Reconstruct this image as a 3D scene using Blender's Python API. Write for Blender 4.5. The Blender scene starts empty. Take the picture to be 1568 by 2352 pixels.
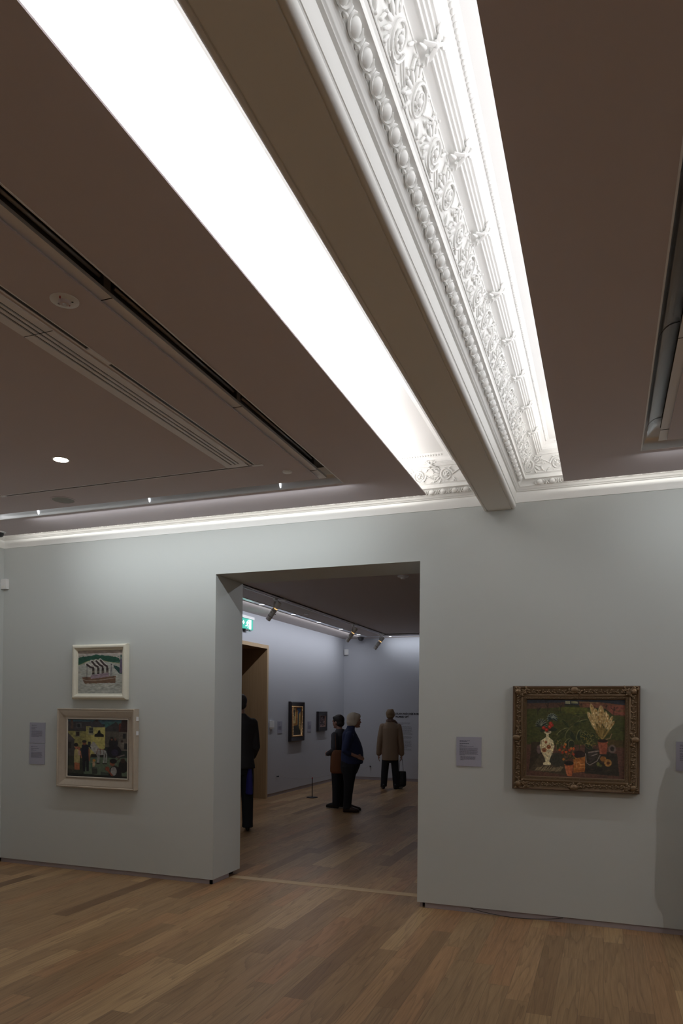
import bpy, bmesh, math, random
import numpy as np
from mathutils import Vector, Matrix, Euler
PI = math.pi
random.seed(7)
SC = bpy.context.scene
COL = SC.collection

# ------------------------------------------------------------------ materials
def _nt(name):
    m = bpy.data.materials.new(name); m.use_nodes = True
    return m, m.node_tree, m.node_tree.nodes['Principled BSDF']

def mat(name, col, rough=.6, metal=0., bump=0., bscale=60., var=0., spec=.5, coat=0.):
    m, nt, b = _nt(name)
    b.inputs['Base Color'].default_value = (*col, 1)
    b.inputs['Roughness'].default_value = rough
    b.inputs['Metallic'].default_value = metal
    b.inputs['Specular IOR Level'].default_value = spec
    if coat: b.inputs['Coat Weight'].default_value = coat
    if bump or var:
        tc = nt.nodes.new('ShaderNodeTexCoord'); nz = nt.nodes.new('ShaderNodeTexNoise')
        nz.inputs['Scale'].default_value = bscale; nz.inputs['Detail'].default_value = 4
        nt.links.new(tc.outputs['Object'], nz.inputs['Vector'])
        if bump:
            bp = nt.nodes.new('ShaderNodeBump'); bp.inputs['Strength'].default_value = bump
            bp.inputs['Distance'].default_value = .002
            nt.links.new(nz.outputs['Fac'], bp.inputs['Height']); nt.links.new(bp.outputs['Normal'], b.inputs['Normal'])
        if var:
            mx = nt.nodes.new('ShaderNodeMix'); mx.data_type = 'RGBA'
            mx.inputs[6].default_value = (*[c * (1 - var) for c in col], 1)
            mx.inputs[7].default_value = (*[min(1, c * (1 + var)) for c in col], 1)
            nt.links.new(nz.outputs['Fac'], mx.inputs[0]); nt.links.new(mx.outputs[2], b.inputs['Base Color'])
    return m

def emat(name, col, strength):
    m, nt, b = _nt(name)
    b.inputs['Base Color'].default_value = (*col, 1)
    b.inputs['Emission Color'].default_value = (*col, 1)
    b.inputs['Emission Strength'].default_value = strength
    return m

def cmat(name, rough=.55, bump=.25, emit=0):
    """colour read from the mesh's own paint attribute (paintings)"""
    m, nt, b = _nt(name)
    a = nt.nodes.new('ShaderNodeAttribute'); a.attribute_name = 'paint'
    nt.links.new(a.outputs['Color'], b.inputs['Base Color'])
    b.inputs['Roughness'].default_value = rough
    if emit:
        nt.links.new(a.outputs['Color'], b.inputs['Emission Color']); b.inputs['Emission Strength'].default_value = emit
    if bump:
        tc = nt.nodes.new('ShaderNodeTexCoord'); nz = nt.nodes.new('ShaderNodeTexNoise')
        nz.inputs['Scale'].default_value = 90
        bp = nt.nodes.new('ShaderNodeBump'); bp.inputs['Strength'].default_value = bump; bp.inputs['Distance'].default_value = .002
        nt.links.new(tc.outputs['Object'], nz.inputs['Vector'])
        nt.links.new(nz.outputs['Fac'], bp.inputs['Height']); nt.links.new(bp.outputs['Normal'], b.inputs['Normal'])
    return m

def floor_mat():
    m, nt, b = _nt('oak_planks')
    N, L = nt.nodes, nt.links
    def math_(op, a, bb=None, c=None):
        n = N.new('ShaderNodeMath'); n.operation = op
        for i, v in enumerate((a, bb, c)):
            if v is None: continue
            if isinstance(v, (int, float)): n.inputs[i].default_value = v
            else: L.new(v, n.inputs[i])
        return n.outputs[0]
    tc = N.new('ShaderNodeTexCoord'); sp = N.new('ShaderNodeSeparateXYZ'); L.new(tc.outputs['Object'], sp.inputs[0])
    X, Y = sp.outputs[0], sp.outputs[1]
    xr = math_('DIVIDE', X, .132); row = math_('FLOOR', xr); fx = math_('FRACT', xr)
    wn = N.new('ShaderNodeTexWhiteNoise'); wn.noise_dimensions = '1D'; L.new(row, wn.inputs['W'])
    yy = math_('ADD', math_('DIVIDE', Y, 1.45), math_('MULTIPLY', wn.outputs['Value'], 7.3))
    pid = math_('FLOOR', yy); fy = math_('FRACT', yy)
    cb = N.new('ShaderNodeCombineXYZ'); L.new(row, cb.inputs[0]); L.new(pid, cb.inputs[1])
    w2 = N.new('ShaderNodeTexWhiteNoise'); w2.noise_dimensions = '3D'; L.new(cb.outputs[0], w2.inputs['Vector'])
    ramp = N.new('ShaderNodeValToRGB'); L.new(w2.outputs['Value'], ramp.inputs[0])
    e = ramp.color_ramp.elements
    e[0].position = 0; e[0].color = (.20, .112, .055, 1)
    e[1].position = 1; e[1].color = (.50, .33, .165, 1)
    for p, c in ((.08, (.32, .195, .095, 1)), (.35, (.38, .24, .120, 1)), (.55, (.345, .22, .112, 1)), (.72, (.39, .21, .10, 1)), (.86, (.46, .30, .150, 1))):
        q = e.new(p); q.color = c
    # grain
    off = N.new('ShaderNodeVectorMath'); off.operation = 'MULTIPLY_ADD'
    L.new(w2.outputs['Color'], off.inputs[0]); off.inputs[1].default_value = (9, 9, 9)
    L.new(tc.outputs['Object'], off.inputs[2])
    mp = N.new('ShaderNodeMapping'); mp.inputs['Scale'].default_value = (7.5, .48, 1); L.new(off.outputs[0], mp.inputs[0])
    nz = N.new('ShaderNodeTexNoise'); nz.inputs['Scale'].default_value = 1.; nz.inputs['Detail'].default_value = 2.; nz.inputs['Roughness'].default_value = .45
    L.new(mp.outputs[0], nz.inputs['Vector'])
    g = math_('FRACT', math_('MULTIPLY', nz.outputs['Fac'], 11.))
    g = math_('POWER', g, 3.)
    mp2 = N.new('ShaderNodeMapping'); mp2.inputs['Scale'].default_value = (160, 5, 1); L.new(off.outputs[0], mp2.inputs[0])
    n2 = N.new('ShaderNodeTexNoise'); n2.inputs['Scale'].default_value = 1.; n2.inputs['Detail'].default_value = 3.; L.new(mp2.outputs[0], n2.inputs['Vector'])
    f1 = math_('MULTIPLY', g, .40)
    f2 = math_('MULTIPLY', math_('SUBTRACT', n2.outputs['Fac'], .4), .75)
    mp3 = N.new('ShaderNodeMapping'); mp3.inputs['Scale'].default_value = (2.2, .5, 1); L.new(off.outputs[0], mp3.inputs[0])
    n3 = N.new('ShaderNodeTexNoise'); n3.inputs['Scale'].default_value = 1.; L.new(mp3.outputs[0], n3.inputs['Vector'])
    f3 = math_('MULTIPLY', math_('SUBTRACT', n3.outputs['Fac'], .45), .5)
    f = math_('ADD', f1, math_('ADD', f2, f3))
    cl = N.new('ShaderNodeClamp'); L.new(f, cl.inputs[0])
    mx = N.new('ShaderNodeMix'); mx.data_type = 'RGBA'; L.new(cl.outputs[0], mx.inputs[0]); L.new(ramp.outputs[0], mx.inputs[6])
    mx.inputs[7].default_value = (.115, .058, .026, 1)
    # joints
    ex = math_('MINIMUM', fx, math_('SUBTRACT', 1., fx)); ey = math_('MINIMUM', fy, math_('SUBTRACT', 1., fy))
    jx = math_('LESS_THAN', ex, .011); jy = math_('LESS_THAN', ey, .0011)
    j = math_('MULTIPLY', math_('MAXIMUM', jx, jy), .45)
    m2 = N.new('ShaderNodeMix'); m2.data_type = 'RGBA'; L.new(j, m2.inputs[0]); L.new(mx.outputs[2], m2.inputs[6]); m2.inputs[7].default_value = (.07, .035, .018, 1)
    L.new(m2.outputs[2], b.inputs['Base Color'])
    b.inputs['Roughness'].default_value = .34
    rr = math_('ADD', .27, math_('MULTIPLY', n2.outputs['Fac'], .16)); L.new(rr, b.inputs['Roughness'])
    bp = N.new('ShaderNodeBump'); bp.inputs['Strength'].default_value = .12; bp.inputs['Distance'].default_value = .001
    L.new(n2.outputs['Fac'], bp.inputs['Height']); L.new(bp.outputs['Normal'], b.inputs['Normal'])
    return m

def oak_mat(name, c0, c1):
    m, nt, b = _nt(name)
    N, L = nt.nodes, nt.links
    tc = N.new('ShaderNodeTexCoord'); mp = N.new('ShaderNodeMapping'); mp.inputs['Scale'].default_value = (60, 60, 1.5)
    nz = N.new('ShaderNodeTexNoise'); nz.inputs['Scale'].default_value = 1; nz.inputs['Detail'].default_value = 3
    L.new(tc.outputs['Object'], mp.inputs[0]); L.new(mp.outputs[0], nz.inputs['Vector'])
    mx = N.new('ShaderNodeMix'); mx.data_type = 'RGBA'; mx.inputs[6].default_value = (*c0, 1); mx.inputs[7].default_value = (*c1, 1)
    L.new(nz.outputs['Fac'], mx.inputs[0]); L.new(mx.outputs[2], b.inputs['Base Color']); b.inputs['Roughness'].default_value = .5
    return m

M = dict(
    wall=mat('gallery_wall_paint', (.55, .575, .565), .85, bump=.08, bscale=220, spec=.25),
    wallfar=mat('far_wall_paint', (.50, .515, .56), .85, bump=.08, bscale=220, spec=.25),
    plaster=mat('white_plaster', (.87, .868, .85), .7, bump=.12, bscale=90, spec=.3),
    ceiling=mat('ceiling_paint', (.65, .58, .60), .85, bump=.05, bscale=200, spec=.2),
    ceilfar=mat('far_ceiling_paint', (.58, .525, .51), .85, spec=.2),
    metal_lip=mat('painted_cover', (.88, .87, .90), .6),
    reflector=mat('satin_reflector', (.88, .90, .94), .34, metal=1.),
    trough=mat('lamp_trough', (.16, .14, .13), .45),
    black=mat('black_void', (.012, .012, .012), .7),
    tube=mat('lamp_glass', (.75, .75, .80), .15, coat=.5),
    white=mat('white_plastic', (.78, .78, .78), .4),
    grille=mat('speaker_grille', (.33, .33, .31), .7, bump=.4, bscale=900),
    dark=mat('dark_plastic', (.03, .03, .032), .35),
    red=mat('red_plastic', (.30, .02, .02), .4),
    skirt=mat('skirting_metal', (.36, .32, .34), .55),
    oak=oak_mat('oak_veneer', (.24, .145, .07), (.40, .27, .15)),
    oaklight=oak_mat('oak_edge', (.44, .31, .18), (.52, .38, .23)),
    card=mat('label_card', (.36, .36, .44), .6),
    ink=mat('print_ink', (.10, .10, .13), .7),
    inkblack=mat('black_lettering', (.02, .02, .025), .6),
    cream=mat('cream_frame_paint', (.74, .71, .60), .45, var=.06, bscale=30),
    taupe=mat('taupe_frame_paint', (.46, .395, .32), .5, var=.10, bscale=25),
    taupel=mat('taupe_frame_inner', (.50, .45, .385), .5),
    backing=mat('frame_backing', (.08, .06, .05), .7),
    gold=mat('aged_gilt', (.21, .14, .08), .45, metal=.45, bump=.5, bscale=150, var=.35),
    golddark=mat('worn_gilt_edge', (.10, .055, .035), .55, var=.3, bscale=40),
    giltbright=mat('bright_gilt', (.72, .47, .24), .3, metal=.8, bump=.4, bscale=120, var=.2),
    ebony=mat('ebonised_wood', (.02, .016, .018), .35),
    silver=mat('spot_housing', (.80, .79, .75), .5),
    steel=mat('brushed_steel', (.85, .85, .88), .4),
    green=emat('exit_green', (.0, .33, .24), .7),
    exitwhite=emat('exit_white', (.75, 1., .95), 1.6),
    lampon=emat('lit_downlight', (1., .93, .82), 30),
    gaplamp=emat('lit_tube_end', (.9, .95, 1.), 3.2),
    amber=emat('warm_lamp_leak', (1., .62, .25), 1.2),
    skin=mat('skin', (.36, .20, .155), .5),
    hairwhite=mat('pale_blond_hair', (.62, .55, .45), .7, bump=.8, bscale=200, var=.2),
    hairbrown=mat('light_brown_hair', (.22, .15, .085), .7, bump=.8, bscale=200, var=.35),
    hairdark=mat('dark_hair', (.025, .02, .02), .6, bump=.8, bscale=200),
    navy=mat('navy_cloth', (.016, .026, .085), .8, bump=.3, bscale=120),
    blackcloth=mat('black_cloth', (.008, .009, .013), .85, bump=.3, bscale=120),
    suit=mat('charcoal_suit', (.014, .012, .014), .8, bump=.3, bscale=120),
    beige=mat('beige_coat_cloth', (.25, .178, .12), .85, bump=.3, bscale=120, var=.08),
    collar=mat('brown_collar', (.13, .08, .06), .8),
    greycloth=mat('grey_cloth', (.045, .043, .052), .85, bump=.3, bscale=120),
    orange=mat('rust_bag_cloth', (.16, .055, .018), .75, bump=.3, bscale=120),
    bluebag=mat('blue_bag_cloth', (.015, .015, .16), .7),
    leather=mat('dark_brown_leather', (.035, .016, .012), .35),
    blackleather=mat('black_leather', (.008, .010, .011), .4),
    piping=mat('pale_piping', (.5, .5, .5), .5),
)
M['floor'] = floor_mat()

# ------------------------------------------------------------------ helpers
def tag(o, label=None, cat=None, group=None, kind=None):
    if label: o['label'] = label
    if cat: o['category'] = cat
    if group: o['group'] = group
    if kind: o['kind'] = kind
    return o

def empty(name, loc, rz=0):
    o = bpy.data.objects.new(name, None); COL.objects.link(o)
    o.location = loc; o.rotation_euler = (0, 0, rz); o.empty_display_size = .1
    return o

def thing(name, label, cat, loc=(0, 0, 0), rz=0, group=None):
    return tag(empty(name, loc, rz), label, cat, group)

class MB:
    """collects shapes into one mesh object"""
    def __init__(s): s.v = []; s.f = []
    def add(s, vs, fs):
        n = len(s.v); s.v += [tuple(v) for v in vs]; s.f += [tuple(i + n for i in f) for f in fs]; return s
    def box(s, x0, x1, y0, y1, z0, z1, mtx=None):
        vs = [Vector((x, y, z)) for z in (z0, z1) for y in (y0, y1) for x in (x0, x1)]
        if mtx is not None: vs = [mtx @ v for v in vs]
        return s.add(vs, [(0, 2, 3, 1), (4, 5, 7, 6), (0, 1, 5, 4), (2, 6, 7, 3), (0, 4, 6, 2), (1, 3, 7, 5)])
    def rings(s, rings, cap=True, closed_ring=True):
        n = len(rings[0]); base = len(s.v)
        for r in rings: s.v += [tuple(p) for p in r]
        for i in range(len(rings) - 1):
            for j in range(n if closed_ring else n - 1):
                k = (j + 1) % n
                s.f.append((base + i * n + j, base + i * n + k, base + (i + 1) * n + k, base + (i + 1) * n + j))
        if cap and closed_ring:
            s.f.append(tuple(base + j for j in reversed(range(n))))
            s.f.append(tuple(base + (len(rings) - 1) * n + j for j in range(n)))
        return s
    def tube(s, pts, r, n=8, flat=None, up=None):
        """pts: points, r: radius or list; flat: (scale_a, scale_b)"""
        pts = [Vector(p) for p in pts]; rs = r if isinstance(r, (list, tuple)) else [r] * len(pts)
        rings = []; prev = None
        for i, p in enumerate(pts):
            t = (pts[min(i + 1, len(pts) - 1)] - pts[max(i - 1, 0)])
            if t.length < 1e-9: t = Vector((0, 0, 1))
            t.normalize()
            if prev is None:
                a = Vector(up) if up else (Vector((0, 0, 1)) if abs(t.z) < .9 else Vector((1, 0, 0)))
            else: a = prev
            a = a - t * a.dot(t)
            if a.length < 1e-6: a = t.orthogonal()
            a.normalize(); b = t.cross(a); prev = a
            fa, fb = flat if flat else (1, 1)
            rings.append([p + a * (math.cos(k * 2 * PI / n) * rs[i] * fa) + b * (math.sin(k * 2 * PI / n) * rs[i] * fb) for k in range(n)])
        return s.rings(rings)
    def ell(s, c, r, mtx=None, nu=12, nv=8):
        c = Vector(c); rings = []
        top = None
        vs = []; fs = []
        for i in range(1, nv):
            th = PI * i / nv
            for j in range(nu):
                ph = 2 * PI * j / nu
                vs.append(Vector((r[0] * math.sin(th) * math.cos(ph), r[1] * math.sin(th) * math.sin(ph), r[2] * math.cos(th))))
        vs.append(Vector((0, 0, r[2]))); vs.append(Vector((0, 0, -r[2])))
        T, B = len(vs) - 2, len(vs) - 1
        for i in range(nv - 2):
            for j in range(nu):
                k = (j + 1) % nu
                fs.append((i * nu + j, (i + 1) * nu + j, (i + 1) * nu + k, i * nu + k))
        for j in range(nu):
            k = (j + 1) % nu
            fs.append((T, j, k)); fs.append((B, (nv - 2) * nu + k, (nv - 2) * nu + j))
        if mtx is not None: vs = [mtx @ v for v in vs]
        return s.add([v + c for v in vs], fs)
    def lathe(s, prof, c=(0, 0, 0), n=32, mtx=None):
        """prof: (r, z) list"""
        rings = []
        for r, z in prof:
            ring = [Vector((max(r, 1e-4) * math.cos(2 * PI * k / n), max(r, 1e-4) * math.sin(2 * PI * k / n), z)) for k in range(n)]
            if mtx is not None: ring = [mtx @ v for v in ring]
            rings.append([v + Vector(c) for v in ring])
        return s.rings(rings)
    def cyl(s, p0, p1, r, n=16, r1=None):
        return s.tube([p0, p1], [r, r if r1 is None else r1], n)
    def xform(s, mtx):
        s.v = [tuple(mtx @ Vector(v)) for v in s.v]; return s
    def build(s, name, m, parent=None, origin=None, smooth=False, autos=None, kind=None):
        """verts are in the parent thing's space (or the world's if none); origin moves the object's base there"""
        og = Vector(origin) if origin is not None else Vector((0, 0, 0))
        me = bpy.data.meshes.new(name)
        me.from_pydata([tuple(Vector(v) - og) for v in s.v], [], s.f)
        bm = bmesh.new(); bm.from_mesh(me); bmesh.ops.recalc_face_normals(bm, faces=bm.faces[:])
        bm.to_mesh(me); bm.free()
        me.materials.append(m)
        if smooth: me.polygons.foreach_set('use_smooth', [True] * len(me.polygons))
        if autos is not None:
            me.polygons.foreach_set('use_smooth', [True] * len(me.polygons))
            try: me.set_sharp_from_angle(angle=math.radians(autos))
            except Exception: pass
        o = bpy.data.objects.new(name, me); COL.objects.link(o); o.location = og
        if parent: o.parent = parent
        if kind: o['kind'] = kind
        return o

def struct(mb, name, m, autos=None, label=None):
    o = mb.build(name, m, autos=autos); o['kind'] = 'structure'
    if label: o['label'] = label
    return o

def miter(path):
    """offset vectors towards the left side of travel"""
    out = []
    for i, p in enumerate(path):
        p = Vector(p); ns = []
        if i > 0: d = (p - Vector(path[i - 1])).normalized(); ns.append(Vector((-d.y, d.x)))
        if i < len(path) - 1: d = (Vector(path[i + 1]) - p).normalized(); ns.append(Vector((-d.y, d.x)))
        if len(ns) == 1: out.append(ns[0])
        else:
            b = (ns[0] + ns[1]); b = b / b.dot(ns[0]); out.append(b)
    return out

def sweep(mb, path, prof, side=1, close_prof=False):
    """prof: (offset towards the room, z)"""
    mt = miter(path); rings = []
    for p, m_ in zip(path, mt):
        rings.append([(p[0] + m_.x * o * side, p[1] + m_.y * o * side, z) for o, z in prof])
    mb.rings(rings, cap=close_prof, closed_ring=close_prof)
    return mb

# ------------------------------------------------------------------ room dimensions (metres)
XL, XR = -5.99, 4.3          # near gallery side walls
YB = -10.4                   # wall behind the camera
T = .525                     # thickness of the partition with the doorway
DX0, DX1, DZ = -3.422, -1.467, 2.90
ZC = 3.39                    # suspended ceiling
FX0, FY1, ZF = -5.85, 10.1, 3.32
FX1 = 3.2
GAP = .045

# floor
struct(MB().box(-8, 5, -11, 10.4, -.1, 0), 'floor', M['floor'])
# threshold board across the doorway
struct(MB().box(DX0 + .0, DX1 - .0, .31, .415, 0, .0015), 'trim_threshold', M['oaklight'])
# partition with doorway
w = MB()
w.box(XL - .1, DX0, 0, T, GAP, 3.316); w.box(DX1, XR + .1, 0, T, GAP, 3.316); w.box(DX0, DX1, 0, T, DZ, 3.316)
struct(w, 'wall_front', M['wall'])
struct(MB().box(XL - .25, XL, YB, 0, GAP, 3.316).box(XR, XR + .2, YB, 0, GAP, 3.316), 'wall_left', M['wall'])
struct(MB().box(XL, XR, YB - .2, YB, 0, 3.8), 'wall_rear', M['wall'])
# skirting, set back under the wall
sk = MB()
sk.box(XL, DX0 - .015, .012, .03, 0, GAP + .002); sk.box(DX0 - .04, DX0 - .015, .012, .33, 0, GAP + .002)
struct(sk, 'baseboard_left', M['skirt'])
sk = MB(); sk.box(DX1 + .065, XR, .012, .03, 0, GAP + .002); sk.box(DX1 + .02, DX1 + .04, .03, .5, 0, GAP + .002)
struct(sk, 'baseboard_right', M['skirt'])
# dark packing inside the wall's foot so that the shadow gap closes
struct(MB().box(XL, DX0 - .06, .05, T - .03, 0, GAP).box(DX1 + .07, XR, .05, T - .03, 0, GAP), 'baseboard_core', M['black'])

# far gallery
POY0, POY1, POZ = 4.55, 5.94, 2.80
w = MB(); w.box(FX0 - .25, FX0, T, POY0, .06, ZF + .1); w.box(FX0 - .25, FX0, POY1, FY1, .06, ZF + .1); w.box(FX0 - .25, FX0, POY0, POY1, POZ, ZF + .1)
struct(w, 'wall_far_left', M['wallfar'])
struct(MB().box(FX0 - .25, FX1, FY1, FY1 + .2, .06, ZF + .1), 'wall_far', M['wallfar'])
struct(MB().box(FX1, FX1 + .2, T, FY1, 0, ZF + .1), 'wall_far_right', M['wallfar'])
sk = MB(); sk.box(FX0 - .02, FX0 - .008, POY1 + .02, FY1, 0, .062).box(FX0, FX1, FY1 + .008, FY1 + .02, 0, .062).box(FX0 - .02, FX0 - .008, T, POY0 - .02, 0, .062)
struct(sk, 'baseboard_far', M['skirt'])

# ------------------------------------------------------------------ suspended ceilings
def slab(mb, x0, x1, y0, y1, z=ZC, t=.008): mb.box(x0, x1, y0, y1, z, z + t)
SW = .142        # slot width
def ring_panel(mb, X0, X1, Y0, Y1, sx0, sx1, sy0, sy1, holes=()):
    """panel with a slot ring whose outer edge is sx0..sx1, sy0..sy1; returns inner rectangle"""
    slab(mb, X0, sx0, Y0, Y1); slab(mb, sx1, X1, Y0, Y1); slab(mb, sx0, sx1, sy1, Y1); slab(mb, sx0, sx1, Y0, sy0)
    return sx0 + SW, sx1 - SW, sy0 + SW, sy1 - SW
LP = (-5.90, -1.372, -9.9, -.203)
RP = (-.308, 4.2, -9.9, -.203)
LS = (-5.42, -1.905, -9.2, -.705)
RS = (.215, 3.55, -9.2, -.705)
GV = .020
c = MB()
ix0, ix1, iy0, iy1 = ring_panel(c, *LP, *LS)
gx0, gx1, gy0, gy1 = -4.72, -2.362, -8.6, -1.262      # narrow groove ring
c.box(ix0, gx0, iy0, iy1, ZC, ZC + .008); c.box(gx1, ix1, iy0, iy1, ZC, ZC + .008)
c.box(gx0, gx1, gy1, iy1, ZC, ZC + .008); c.box(gx0, gx1, iy0, gy0, ZC, ZC + .008)
# inside field with the air slot cut out
VX0, VX1, VY0, VY1 = -2.575, -2.405, -7.6, -1.29
fx0, fx1, fy0, fy1 = gx0 + GV, gx1 - GV, gy0 + GV, gy1 - GV
c.box(fx0, VX0 + .01, fy0, fy1, ZC, ZC + .008); c.box(VX1 - .01, fx1, fy0, fy1, ZC, ZC + .008)
c.box(VX0 + .01, VX1 - .01, VY1 - .01, fy1, ZC, ZC + .008); c.box(VX0 + .01, VX1 - .01, fy0, VY0 + .01, ZC, ZC + .008)
struct(c, 'ceiling', M['ceiling'], label='suspended ceiling panel left of the beam')
c = MB()
jx0, jx1, jy0, jy1 = ring_panel(c, *RP, *RS)
c.box(jx0, jx1, jy0, jy1, ZC, ZC + .008)
struct(c, 'ceiling', M['ceiling'], label='suspended ceiling panel right of the beam')
# coffer ceiling above, and the room's lid
ZT = 3.700
struct(MB().box(XL - .25, -.80, YB, .2, ZT, ZT + .06), 'ceiling', M['plaster'], label='bright coffer ceiling left of the beam')
struct(MB().box(-.80, XR + .2, YB, .2, ZT, ZT + .06), 'ceiling', M['plaster'], label='coffer ceiling right of the beam')
struct(MB().box(FX0 - .25, FX1 + .2, T - .02, FY1 + .2, ZF + .0, ZF + .05), 'ceiling', M['ceilfar'], label='dark flat ceiling of the far gallery')

# ------------------------------------------------------------------ beam and cornices
BX0, BX1, BZ = -.940, -.686, 3.27
def arc(cx, cz, r, a0, a1, n=5): return [(cx + r * math.cos(math.radians(a0 + (a1 - a0) * i / n)), cz + r * math.sin(math.radians(a0 + (a1 - a0) * i / n))) for i in range(n + 1)]
R = .022
prof = [(BX0, ZT + .01)] + [(BX0, BZ + .045), (BX0 + .004, BZ + .040), (BX0, BZ + .035)] + arc(BX0 + R, BZ + R, R, 180, 255) + [(BX0 + .026, BZ + .001), (BX0 + .028, BZ + .006), (BX0 + .032, BZ + .006), (BX0 + .033, BZ)]
prof += [(BX1 - .033, BZ), (BX1 - .032, BZ + .006), (BX1 - .028, BZ + .006), (BX1 - .026, BZ + .001)] + arc(BX1 - R, BZ + R, R, 285, 360) + [(BX1, BZ + .035), (BX1 - .004, BZ + .040), (BX1, BZ + .045), (BX1, ZT + .01)]
bm_ = MB(); bm_.rings([[(x, YB, z) for x, z in prof], [(x, .0, z) for x, z in prof]])
bo = struct(bm_, 'ceiling_beam', M['plaster'], autos=40); bo['label'] = 'deep white plaster beam crossing the ceiling'

def reeds(p0, z0, p1, z1, n=4, h=.0075):
    out = []; d = Vector((p1 - p0, z1 - z0)); L_ = d.length; d.normalize(); nn = Vector((d.y, -d.x))
    for k in range(n):
        for i in range(7):
            t = (k + i / 6) / n; b = math.sin(PI * i / 6) * h
            q = Vector((p0, z0)) + d * (t * L_) + nn * b; out.append((q.x, q.y))
    return out
PROF = [(-.001, 3.3155), (.003, 3.3165), (.003, 3.400), (.014, 3.404), (.016, 3.410), (.020, 3.412), (.022, 3.420), (.027, 3.424), (.030, 3.430), (.036, 3.434),
        (.036, 3.446), (.044, 3.462), (.056, 3.472), (.066, 3.474), (.080, 3.477), (.082, 3.500), (.077, 3.505), (.086, 3.512), (.095, 3.54), (.112, 3.575), (.132, 3.61), (.146, 3.627), (.166, 3.628)]
PROF += reeds(.171, 3.627, .220, 3.655, h=.0085)
PROF += [(.223, 3.658), (.228, 3.668), (.238, 3.675), (.244, 3.680), (.248, 3.684), (.262, 3.690), (.268, 3.694), (.276, 3.701)]
def cornice(path, side):
    mb = MB(); sweep(mb, path, PROF, side); return mb

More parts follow.
